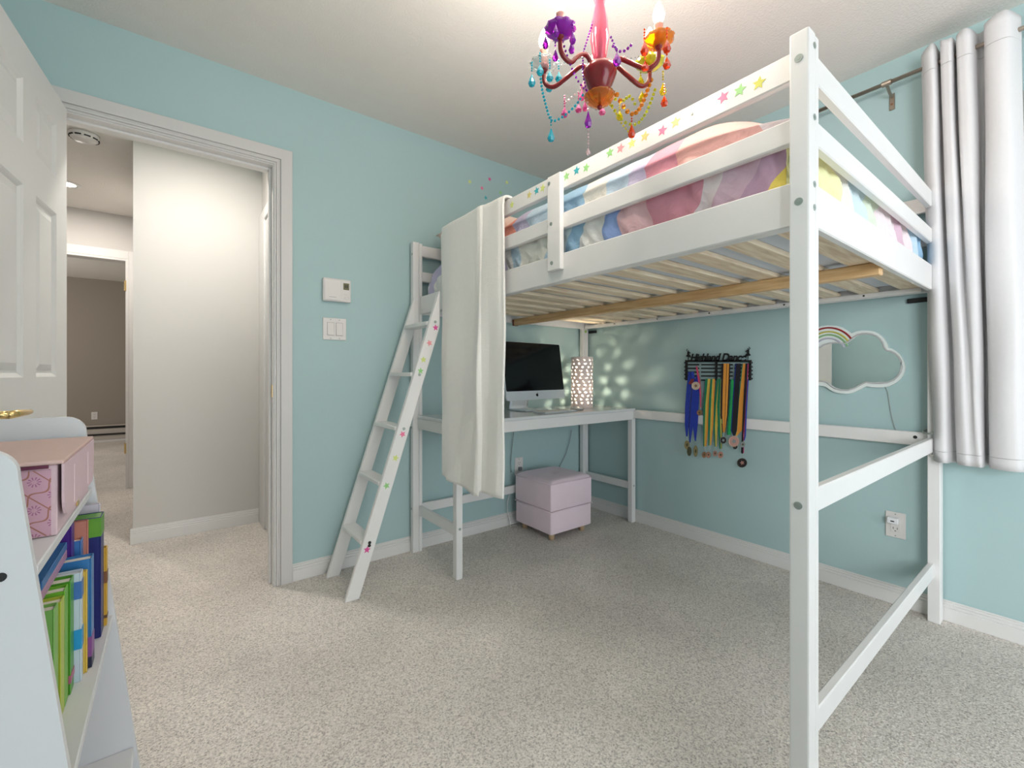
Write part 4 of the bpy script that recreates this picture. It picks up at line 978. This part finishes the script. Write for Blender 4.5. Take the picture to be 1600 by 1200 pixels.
bot_c = [(.384, 2.480), (.374, 2.456), (.358, 2.440), (.340, 2.444), (.329, 2.480), (.316, 2.492), (.3105, 2.455), (.300, 2.440), (.285, 2.432), (.272, 2.4335), (.262, 2.434), (.254, 2.436), (.247, 2.440), (.243, 2.452), (.240, 2.478), (.237, 2.505), (.230, 2.505), (.225, 2.450), (.205, 2.430), (.172, 2.424), (.145, 2.438), (.124, 2.500)]
def cat(pl, t):
    n = len(pl) - 1; q = t * n; i = min(int(q), n - 1); f = q - i
    P = [Vector(pl[max(0, min(n, k))]) for k in (i - 1, i, i + 1, i + 2)]
    return 0.5 * ((2 * P[1]) + (P[2] - P[0]) * f + (2 * P[0] - 5 * P[1] + 4 * P[2] - P[3]) * f * f + (3 * P[1] - P[0] - 3 * P[2] + P[3]) * f ** 3)
CT, CB = 2.362, 0.674
def cfn(u, v):
    a = cat(top_c, u); b = cat(bot_c, u); s = v ** 1.1
    p = a * (1 - s) + b * s
    z = CT + (CB - CT) * v
    p = p + Vector((0.004 * noise.noise(Vector((u * 7, z * 2.2, 1))), 0.010 * noise.noise(Vector((u * 6, z * 3.0, 6)))))
    z += (-0.006 * math.sin(u * 40) if v == 0 else 0)
    return Vector((p.y, p.x, z))
ct = root('curtain', (2.46, 0.28, CB), 'light grey rod pocket curtain gathered in folds beside the window', 'curtain')
part('panel', MB().grid(cfn, 132, 60), CURT, ct, True, solid=0.0025)
def seam(v0):
    m = MB(); m.tube([cfn(i / 132, v0) + Vector((-0.0016, 0, 0)) for i in range(133)], 0.0011, 4, False); return m
part('hem_stitch', seam(0.974), mat('grey_stitch', (0.42, 0.40, 0.39)), ct)
part('pocket_stitch', seam(0.058), mat('grey_stitch', (0.42, 0.40, 0.39)), ct)

# ------------------------------------------------------------------ chandelier
CD = 1.15
CCx, CCy = ond(937, 120, CD).x, ond(937, 120, CD).y
FW, RT = Vector((S_, C_, 0)), Vector((C_, -S_, 0))
def cp(th, r, z): # th: 0 = away from the camera, positive to the right
    p = FW * (r * math.cos(th)) + RT * (r * math.sin(th)); return Vector((CCx + p.x, CCy + p.y, z))
ch = root('chandelier', (CCx, CCy, ZC), 'small red chandelier hung with rainbow coloured crystal drops', 'chandelier')
REDM = mat('red_enamel', (0.22, 0.008, 0.010), 0.25, coat=0.4)
def cg(name, c, tr=0.55): return mat('crystal_' + name, c, 0.06, var=0.05, scale=60, trans=tr, ior=1.5)
CRY = dict(cyan=cg('cyan', (0.01, 0.50, 0.64), 0.45), clear=cg('clear', (0.85, 0.92, 0.92), 0.8), pink=cg('pink', (0.78, 0.10, 0.36)), pale=cg('pale_pink', (0.92, 0.66, 0.70)), purple=cg('purple', (0.34, 0.01, 0.50), 0.5), yellow=cg('yellow', (0.85, 0.70, 0.0)),
           lime=cg('lime', (0.66, 0.68, 0.02)), orange=cg('orange', (0.88, 0.30, 0.0)), red=cg('red_orange', (0.82, 0.06, 0.0)), amber=cg('amber', (0.92, 0.34, 0.02), 0.8))
ZB = 1.829
part('canopy', MB().lathe([(0.0, -0.03), (0.02, -0.028), (0.05, -0.012), (0.055, -0.0005)], (CCx, CCy, ZC), 24), REDM, ch, True)
for k in range(9):
    z = 2.14 + 0.032 * k; m = MB(); a = 0 if k % 2 else math.pi / 2
    m.tube([Vector((CCx + 0.007 * math.cos(t) * math.cos(a), CCy + 0.007 * math.cos(t) * math.sin(a), z + 0.019 * math.sin(t))) for t in [2 * math.pi * i / 14 for i in range(15)]], 0.0018, 6, False)
    part('chain_link', m, REDM, ch, True)
part('column', MB().lathe([(0.012, 0), (0.018, 0.03), (0.024, 0.07), (0.020, 0.12), (0.012, 0.16), (0.016, 0.18), (0.009, 0.20)], (CCx, CCy, ZB), 20, wob=lambda t: 1 + 0.06 * math.cos(8 * t)), cg('column_pink', (0.80, 0.16, 0.26), 0.6), ch, True)
part('rod', MB().cyl((CCx, CCy, 1.735), (CCx, CCy, 2.13), 0.0035, 8), REDM, ch, True)
part('bowl', MB().lathe([(0.018, -0.072), (0.024, -0.066), (0.034, -0.045), (0.043, -0.022), (0.0435, -0.014), (0.040, -0.004), (0.026, 0.004), (0.012, 0.006)], (CCx, CCy, ZB), 32), REDM, ch, True)
part('glass_dish', MB().lathe([(0.004, -0.098), (0.016, -0.100), (0.030, -0.092), (0.039, -0.078), (0.040, -0.076), (0.037, -0.078), (0.028, -0.089), (0.014, -0.096), (0.004, -0.095)], (CCx, CCy, ZB), 48, wob=lambda t: 1 + 0.035 * math.cos(16 * t)), CRY['amber'], ch, True)
part('finial', MB().ball((CCx, CCy, 1.724), 0.007, 10, 6), REDM, ch, True)
def drop(c, h, r, m):
    """faceted teardrop, top loop at c"""
    d = MB().lathe([(0.0, 0), (r * 0.30, -h * 0.22), (r * 0.75, -h * 0.50), (r, -h * 0.72), (r * 0.72, -h * 0.92), (0.0, -h)], c, 8)
    part('crystal_drop', d, CRY[m], ch)
def beads(pts, m, r=0.0032, step=0.0105, name='bead_chain'):
    mb = MB(); pts = [Vector(p) for p in pts]; carry = 0
    for a, b in zip(pts, pts[1:]):
        L = (b - a).length; t = carry
        while t < L:
            mb.ball(a + (b - a) * (t / L), r, 6, 4); t += step
        carry = t - L
    part(name, mb, CRY[m], ch)
def swag(a, b, sag, m, **k):
    a, b = Vector(a), Vector(b)
    beads([a.lerp(b, t / 10) - Vector((0, 0, sag * 4 * (t / 10) * (1 - t / 10))) for t in range(11)], m, **k)
def smooth(q, n=4):
    out = []
    for i in range(len(q) - 1):
        P = [Vector(q[max(0, min(len(q) - 1, k))]) for k in (i - 1, i, i + 1, i + 2)]
        for t in range(n):
            f = t / n
            v = 0.5 * ((2 * P[1]) + (P[2] - P[0]) * f + (2 * P[0] - 5 * P[1] + 4 * P[2] - P[3]) * f * f + (3 * P[1] - P[0] - 3 * P[2] + P[3]) * f ** 3)
            out.append((v.x, v.y))
    out.append(q[-1]); return out
ARMS = [(-70, 0.150, 'clear', 'cyan'), (4, 0.150, 'pale', 'pink'), (72, 0.152, 'lime', 'yellow'), (104, 0.146, 'orange', 'red'), (-122, 0.130, 'purple', 'purple')]
tips = []
for deg, L, c1, c2 in ARMS:
    th_ = math.radians(deg)
    q = [(0.030, 1.822), (0.036, 1.836), (0.050, 1.842), (0.075, 1.828), (L - 0.035, 1.806), (L - 0.015, 1.808), (L - 0.002, 1.822), (L, 1.845)]
    part('arm', MB().tube([cp(th_, r, z) for r, z in smooth(q)], 0.0060, 10), REDM, ch, True)
    tip = cp(th_, L, 1.845); tips.append(tip)
    part('bobeche', MB().lathe([(0.006, 0.010), (0.020, 0.012), (0.034, 0.022), (0.038, 0.030), (0.035, 0.025), (0.020, 0.015), (0.006, 0.013)], tip, 32, wob=lambda t: 1 + 0.06 * math.cos(10 * t)), CRY[c1], ch, True)
    part('candle_cup', MB().lathe([(0.004, 0), (0.010, 0.012), (0.013, 0.018), (0.013, 0.024), (0.009, 0.026)], tip, 16), REDM, ch, True)
    part('candle_sleeve', MB().lathe([(0.0095, 0.025), (0.0095, 0.058), (0.011, 0.060), (0.011, 0.066), (0.006, 0.067)], tip, 14), mat('salmon_sleeve', (0.75, 0.38, 0.30), 0.4), ch, True)
    part('bulb', MB().lathe([(0.006, 0.066), (0.013, 0.080), (0.015, 0.090), (0.010, 0.108), (0.003, 0.122), (0, 0.124)], tip, 14), mat('lit_bulb', (1, 0.9, 0.75), 0.3, emit=(1.0, 0.80, 0.55), estr=14.0), ch, True)
    for k in range(5) if deg in (4, -122) else ():
        a = 2 * math.pi * k / 5 + deg
        e = tip + Vector((0.036 * math.cos(a), 0.036 * math.sin(a), 0.028))
        ln = 0.012 + 0.008 * (k % 2)
        beads([e, e - Vector((0, 0, ln))], c2, 0.0026, 0.007, 'bead_string')
        drop(e - Vector((0, 0, ln)), 0.034, 0.0080, c2)
def hang(u, v0, v1, dep, m, r=0.0100, up=16):
    # a drop whose crystal spans v0..v1 in the photograph at depth dep, on a short bead string
    p = ond(u, v0, dep); hgt = (v1 - v0) * dep / F_PX
    if up: beads([p + Vector((0, 0, up * dep / F_PX)), p], m, 0.0026, 0.007, 'bead_string')
    drop(p, hgt, r, m)
for q in ((831, 114, 136, 1.17, 'cyan'), (844, 99, 118, 1.15, 'cyan'), (859, 110, 127, 1.17, 'cyan'), (873, 111, 128, 1.20, 'cyan'), (858, 131, 143, 1.24, 'cyan'),
          (1007, 62, 87, 1.06, 'red'), (1042, 60, 83, 1.06, 'red'), (1042, 88, 108, 1.10, 'red'), (1008, 94, 111, 1.10, 'red'), (1038, 148, 167, 1.18, 'red'),
          (1003, 141, 160, 1.20, 'yellow'), (1036, 128, 149, 1.20, 'yellow'), (1001, 118, 133, 1.22, 'lime'), (968, 172, 188, 1.22, 'yellow'),
          (882, 166, 184, 1.24, 'pink'), (904, 162, 176, 1.26, 'pink'), (941, 166, 180, 1.26, 'pink'), (987, 193, 216, 1.17, 'red'), (861, 199, 222, 1.19, 'cyan')):
    hang(*q)
def chain(pts, m, d0, d1, **k):
    n = len(pts) - 1; q = smooth(pts)
    beads([ond(u, v, d0 + (d1 - d0) * i / (len(q) - 1)) for i, (u, v) in enumerate(q)], m, **k)
chain([(844, 112), (847, 140), (853, 164), (859, 184), (866, 189), (880, 182), (892, 172), (903, 160), (912, 146)], 'cyan', 1.20, 1.16, r=0.0038, step=0.0105)
chain([(964, 148), (972, 163), (979, 173), (987, 178), (995, 175), (1003, 163), (1012, 140), (1020, 118)], 'orange', 1.14, 1.20, r=0.0062, step=0.0165)
chain([(952, 158), (964, 178), (978, 192), (994, 194), (1006, 182), (1015, 164), (1024, 138)], 'lime', 1.17, 1.21, r=0.0046, step=0.0140)
chain([(950, 160), (962, 176), (972, 194), (984, 208)], 'yellow', 1.22, 1.20, r=0.0030, step=0.0105)
chain([(992, 162), (984, 150), (972, 158), (955, 152)], 'lime', 1.24, 1.20, r=0.0046, step=0.0140)
chain([(866, 100), (880, 99), (896, 96), (912, 90)], 'clear', 1.20, 1.10, r=0.0034, step=0.0125)
chain([(884, 160), (896, 150), (908, 140), (918, 132)], 'pale', 1.24, 1.20, r=0.0030, step=0.0100)
chain([(958, 72), (968, 80), (978, 78), (990, 66)], 'purple', 1.06, 1.06, r=0.0038, step=0.0105)
chain([(974, 88), (990, 92), (1004, 86)], 'clear', 1.10, 1.10, r=0.0028, step=0.0100)
low = [cp(math.radians(d), 0.038, 1.752) for d in (-70, 4, 72, 104, -122)]
swag(tips[4] + Vector((0, 0, 0.02)), low[4], 0.03, 'purple', r=0.0030, step=0.0105)
swag(tips[1] + Vector((0, 0, 0.02)), low[1], 0.03, 'pale', r=0.0030, step=0.0105)
# strings of the middle
pz = ond(919, 172, CD)
beads([(CCx, CCy, 2.00), cp(math.radians(-100), 0.045, 1.86), cp(math.radians(-110), 0.050, 1.80), cp(math.radians(-100), 0.034, 1.752)], 'purple', 0.0028, 0.0085)
beads([cp(math.radians(-100), 0.034, 1.752), Vector((pz.x, pz.y, pz.z))], 'pale', 0.0026, 0.0085, 'bead_string')
drop(Vector((pz.x, pz.y, pz.z)), 0.048, 0.0095, 'purple')
beads([Vector((pz.x, pz.y, pz.z - 0.045)), Vector((pz.x, pz.y, pz.z - 0.098))], 'pale', 0.0026, 0.0085, 'bead_string')
drop(Vector((pz.x, pz.y, pz.z - 0.097)), 0.020, 0.0065, 'pale')
pq = ond(964, 80, 1.06); beads([pq + Vector((-0.01, 0.01, 0.035)), pq], 'purple', 0.003, 0.009, 'bead_string'); drop(pq, 0.036, 0.0105, 'purple')
for tp in tips: point('chandelier_bulb', tp + Vector((0, 0, 0.145)), 1.75, (1.0, 0.89, 0.77), 0.02)
al = area('added_ceiling_fill', (CCx, CCy, 2.07), (0, 0, 1), 0.40, 0.40, 6.5, (1.0, 0.93, 0.85)); al.data.shape = 'DISK'  # added upward lamp that lifts the ceiling beyond what the bulbs give

# ------------------------------------------------------------------ bookshelf with box and books
SY0, SY1 = 0.738, 1.200
bs = root('bookshelf', (-0.25, 0.98, 0), 'small white slanted bookshelf with rounded top by the door', 'bookshelf')
def xfront(z): return -0.136 - 0.115 * (z - 0.93)
def panel(y0, y1, sh=0.0):
    pts = [(-0.44, 0.0), (xfront(0), 0.0), (xfront(0.915), 0.915)]
    cx, cz, r = xfront(0.915) - 0.030, 0.918, 0.030
    for k in range(9):
        a = math.radians(8 + 82 * k / 8); pts.append((cx + r * math.cos(a), cz + r * math.sin(a)))
    pts += [(-0.44, 0.948)]
    m = MB().prism([(x - (sh if x > -0.4 else 0), y0, z) for x, z in pts], (0, y1 - y0, 0))
    return m
part('side_panel', panel(SY0, SY0 + 0.012, 0.004), SHELFW, bs)
part('side_panel', panel(SY1, SY1 + 0.012), SHELFW, bs)
for z in (0.807, 0.545, 0.262):
    part('shelf', MB().box(-0.44, xfront(z) - 0.003, SY0 + 0.0125, SY1 - 0.0005, z - 0.013, z, 0.0015), SHELFW, bs)
part('back_panel', MB().box(-0.448, -0.4405, SY0, SY1 + 0.012, 0.24, 0.948), SHELFW, bs)
part('bolt', bolt(ony(1, 902, SY0), (0, -1, 0), 0.005), DARK, bs)

def box_pattern():
    m = bpy.data.materials.new('pink_trellis_print'); m.use_nodes = True; nt = m.node_tree; b = nt.nodes['Principled BSDF']
    tc = nt.nodes.new('ShaderNodeTexCoord'); sp = nt.nodes.new('ShaderNodeSeparateXYZ'); nt.links.new(tc.outputs['Object'], sp.inputs[0])
    def mth(op, a, bb=None):
        n = nt.nodes.new('ShaderNodeMath'); n.operation = op
        for i, q in enumerate((a, bb)):
            if q is None: continue
            if isinstance(q, (int, float)): n.inputs[i].default_value = q
            else: nt.links.new(q, n.inputs[i])
        return n.outputs[0]
    K = 52.0
    x, z = mth('MULTIPLY', sp.outputs[0], K), mth('MULTIPLY', sp.outputs[2], K)
    wv = mth('MULTIPLY', mth('SINE', mth('MULTIPLY', mth('ADD', x, z), 3.0)), 0.16)
    d1 = mth('ABSOLUTE', mth('SUBTRACT', mth('FRACT', mth('ADD', mth('MULTIPLY', mth('ADD', x, z), 0.5), wv)), 0.5))
    d2 = mth('ABSOLUTE', mth('SUBTRACT', mth('FRACT', mth('ADD', mth('MULTIPLY', mth('SUBTRACT', x, z), 0.5), wv)), 0.5))
    line = mth('LESS_THAN', mth('MINIMUM', d1, d2), 0.04)
    # flower petals at cell centres
    a1 = mth('SUBTRACT', mth('FRACT', mth('ADD', mth('MULTIPLY', mth('ADD', x, z), 0.5), 0.5)), 0.5)
    a2 = mth('SUBTRACT', mth('FRACT', mth('ADD', mth('MULTIPLY', mth('SUBTRACT', x, z), 0.5), 0.5)), 0.5)
    # distance to the cell centre (lines sit at +-0.5, centres at 0)
    rr = mth('SQRT', mth('ADD', mth('POWER', mth('ABSOLUTE', a1), 2.0), mth('POWER', mth('ABSOLUTE', a2), 2.0)))
    angl = mth('ARCTAN2', a1, a2)
    pet = mth('MULTIPLY', mth('MULTIPLY', mth('GREATER_THAN', mth('SINE', mth('MULTIPLY', angl, 10.0)), 0.35), mth('LESS_THAN', rr, 0.25)), mth('GREATER_THAN', rr, 0.10))
    m1 = nt.nodes.new('ShaderNodeMix'); m1.data_type = 'RGBA'; m1.inputs['A'].default_value = (0.58, 0.34, 0.42, 1); m1.inputs['B'].default_value = (0.38, 0.16, 0.12, 1); nt.links.new(line, m1.inputs['Factor'])
    m2 = nt.nodes.new('ShaderNodeMix'); m2.data_type = 'RGBA'; m2.inputs['B'].default_value = (0.36, 0.13, 0.25, 1); nt.links.new(m1.outputs['Result'], m2.inputs['A']); nt.links.new(pet, m2.inputs['Factor'])
    nt.links.new(m2.outputs['Result'], b.inputs['Base Color']); b.inputs['Roughness'].default_value = 0.7
    return m
PBOX = mat('pink_linen_paper', (0.66, 0.49, 0.53), 0.8, var=0.04, scale=90, bump=0.05, bscale=400)
BX0, BX1, BY0, BY1, BZ0, BZ1 = -0.405, -0.1225, 0.872, 1.160, 0.8075, 0.906
sb = root('storage_box', ((BX0 + BX1) / 2, (BY0 + BY1) / 2, BZ0), 'pink patterned storage box with a fold over lid on the bookshelf', 'box')
part('body', MB().box(BX0, BX1 - 0.004, BY0, BY1, BZ0, BZ1, 0.0015), PBOX, sb)
part('patterned_side', MB().box(BX0 + 0.004, BX1 - 0.010, BY0 - 0.0012, BY0 - 0.0001, BZ0 + 0.002, BZ1 - 0.006), box_pattern(), sb, label='pink side printed with trellis and flowers')
part('lid', MB().box(BX0 - 0.002, BX1 + 0.003, BY0 - 0.004, BY1 + 0.004, BZ1 + 0.0005, BZ1 + 0.006, 0.0015), mat('dusty_pink_lid', (0.62, 0.44, 0.40), 0.85, var=0.04, scale=90), sb)
part('lid_shadow_gap', MB().box(BX0 - 0.002, BX1 - 0.012, BY0 - 0.0045, BY0 - 0.0015, BZ1 - 0.004, BZ1 + 0.0004), mat('painted_gap_shadow', (0.12, 0.02, 0.05), 0.6), sb)  # dark maroon strip paints the shadow gap beneath the lid
fp = []
zb = 0.830
for (cy, a0) in ((BY0 + 0.028, 180), (BY1 - 0.028, 270)):
    for k in range(7):
        a = math.radians(a0 + 90 * k / 6); fp.append((BX1 + 0.0005, cy + 0.030 * math.cos(a), zb + 0.030 + 0.030 * math.sin(a)))
fp += [(BX1 + 0.0005, BY1 + 0.002, BZ1 + 0.0005), (BX1 + 0.0005, BY0 - 0.002, BZ1 + 0.0005)]
part('lid_flap', MB().prism(fp, (0.003, 0, 0)), PBOX, sb)
for y in (BY0 + 0.075, BY1 - 0.075): part('flap_crease', MB().box(BX1 + 0.0032, BX1 + 0.0042, y - 0.0012, y + 0.0012, 0.836, 0.893), mat('pale_pink_crease', (0.74, 0.60, 0.63), 0.8), sb)
part('clasp', MB().box(BX1 - 0.004, BX1 - 0.001, 1.02, 1.035, 0.812, 0.829, 0.001), BRASS, sb)

PAGE = mat('page_edges', (0.80, 0.77, 0.68), 0.9, var=0.06, scale=300)
def book(y0, t, hgt, dep, col, label, bands=(), xs=None, tilt=0.0, z0=0.5455):
    xs = xs if xs is not None else xfront(0.63) - 0.012
    r = root('book', (xs - dep / 2, y0 + t / 2, z0), label, 'book', 'books on the white bookshelf')
    mm = mat('cover_%d_%d_%d' % tuple(int(c * 99) for c in col), col, 0.35)
    c_ = MB().box(xs - dep, xs, y0, y0 + 0.0018, z0, z0 + hgt).box(xs - dep, xs, y0 + t - 0.0018, y0 + t, z0, z0 + hgt)
    part('cover', c_, mm, r)
    part('spine', MB().box(xs, xs + 0.002, y0, y0 + t, z0, z0 + hgt, 0.0008), mm, r)
    part('pages', MB().box(xs - dep + 0.004, xs - 0.0005, y0 + 0.0019, y0 + t - 0.0019, z0 + 0.003, z0 + hgt - 0.004), PAGE, r)
    for a, b, cc in bands:
        part('spine_band', MB().box(xs - 0.06, xs + 0.0026, y0 - 0.0006, y0 + t + 0.0003, z0 + a * hgt, z0 + b * hgt), mat('band_%d_%d_%d' % tuple(int(c * 99) for c in cc), cc, 0.4), r)
    return r
book(1.174, 0.010, 0.232, 0.20, (0.62, 0.58, 0.66), 'thin lavender white book against the far shelf side')
book(1.154, 0.017, 0.150, 0.17, (0.62, 0.36, 0.04), 'short orange book beside the thick navy one', ((0.1, 0.14, (0.1, 0.05, 0.02)), (0.55, 0.7, (0.2, 0.08, 0.03))), xs=-0.102)
book(1.109, 0.043, 0.222, 0.19, (0.012, 0.02, 0.14), 'thick navy book with bright green top band', ((0.84, 0.995, (0.10, 0.30, 0.02)),), xs=-0.106)
book(1.094, 0.012, 0.222, 0.17, (0.52, 0.20, 0.15), 'thin salmon book next to the thick navy one', ((0.0, 0.12, (0.12, 0.04, 0.04)),), xs=-0.122)
book(1.070, 0.026, 0.195, 0.18, (0.05, 0.18, 0.46), 'mid blue book with a white label near the top', ((0.60, 0.66, (0.8, 0.82, 0.85)), (0.0, 0.08, (0.05, 0.02, 0.06))), xs=-0.128)
book(1.040, 0.028, 0.230, 0.19, (0.06, 0.015, 0.22), 'tall deep purple book behind the lying books', ((0.08, 0.2, (0.25, 0.08, 0.3)),), xs=-0.136)
book(1.006, 0.030, 0.180, 0.19, (0.03, 0.17, 0.42), 'blue book with purple lower band and navy foot', ((0.10, 0.28, (0.22, 0.07, 0.27)), (0.0, 0.10, (0.01, 0.015, 0.05))), xs=-0.108)
book(0.992, 0.011, 0.165, 0.17, (0.66, 0.45, 0.07), 'thin yellow book between the blue and white ones', xs=-0.112)
book(0.970, 0.019, 0.172, 0.17, (0.55, 0.64, 0.72), 'white and sky blue book beside the green books', ((0.30, 0.48, (0.02, 0.30, 0.62)), (0.76, 0.92, (0.05, 0.16, 0.45))), xs=-0.116)
book(0.938, 0.030, 0.172, 0.19, (0.07, 0.30, 0.02), 'glossy dark green book in the middle of the row', ((0.1, 0.17, (0.45, 0.12, 0.2)),), xs=-0.124)
book(0.908, 0.028, 0.170, 0.19, (0.15, 0.42, 0.03), 'bright green book nearer the front shelf side', xs=-0.126)
book(0.880, 0.026, 0.165, 0.19, (0.42, 0.50, 0.05), 'lime yellow book nearer the front shelf side', xs=-0.126)
book(0.850, 0.026, 0.168, 0.19, (0.20, 0.45, 0.10), 'leaf green book closest to the front shelf side', xs=-0.128)
def flat(z0, t, col, label, y0=0.853, ln=0.178, xs=-0.140):
    r = root('book', (xs - 0.09, y0 + ln / 2, z0), label, 'book', 'books lying on the row')
    mm = mat('cover_%d_%d_%d' % tuple(int(c * 99) for c in col), col, 0.35)
    part('cover', MB().box(xs - 0.17, xs, y0, y0 + ln, z0, z0 + 0.002).box(xs - 0.17, xs, y0, y0 + ln, z0 + t - 0.002, z0 + t), mm, r)
    part('spine', MB().box(xs, xs + 0.002, y0, y0 + ln, z0, z0 + t, 0.0008), mm, r)
    part('pages', MB().box(xs - 0.166, xs - 0.0005, y0 + 0.003, y0 + ln - 0.003, z0 + 0.0021, z0 + t - 0.0021), PAGE, r)
flat(0.7265, 0.014, (0.42, 0.22, 0.34), 'dusty pink book lying flat on top of the row')
flat(0.7410, 0.012, (0.03, 0.14, 0.36), 'blue book lying flat topmost on the row')
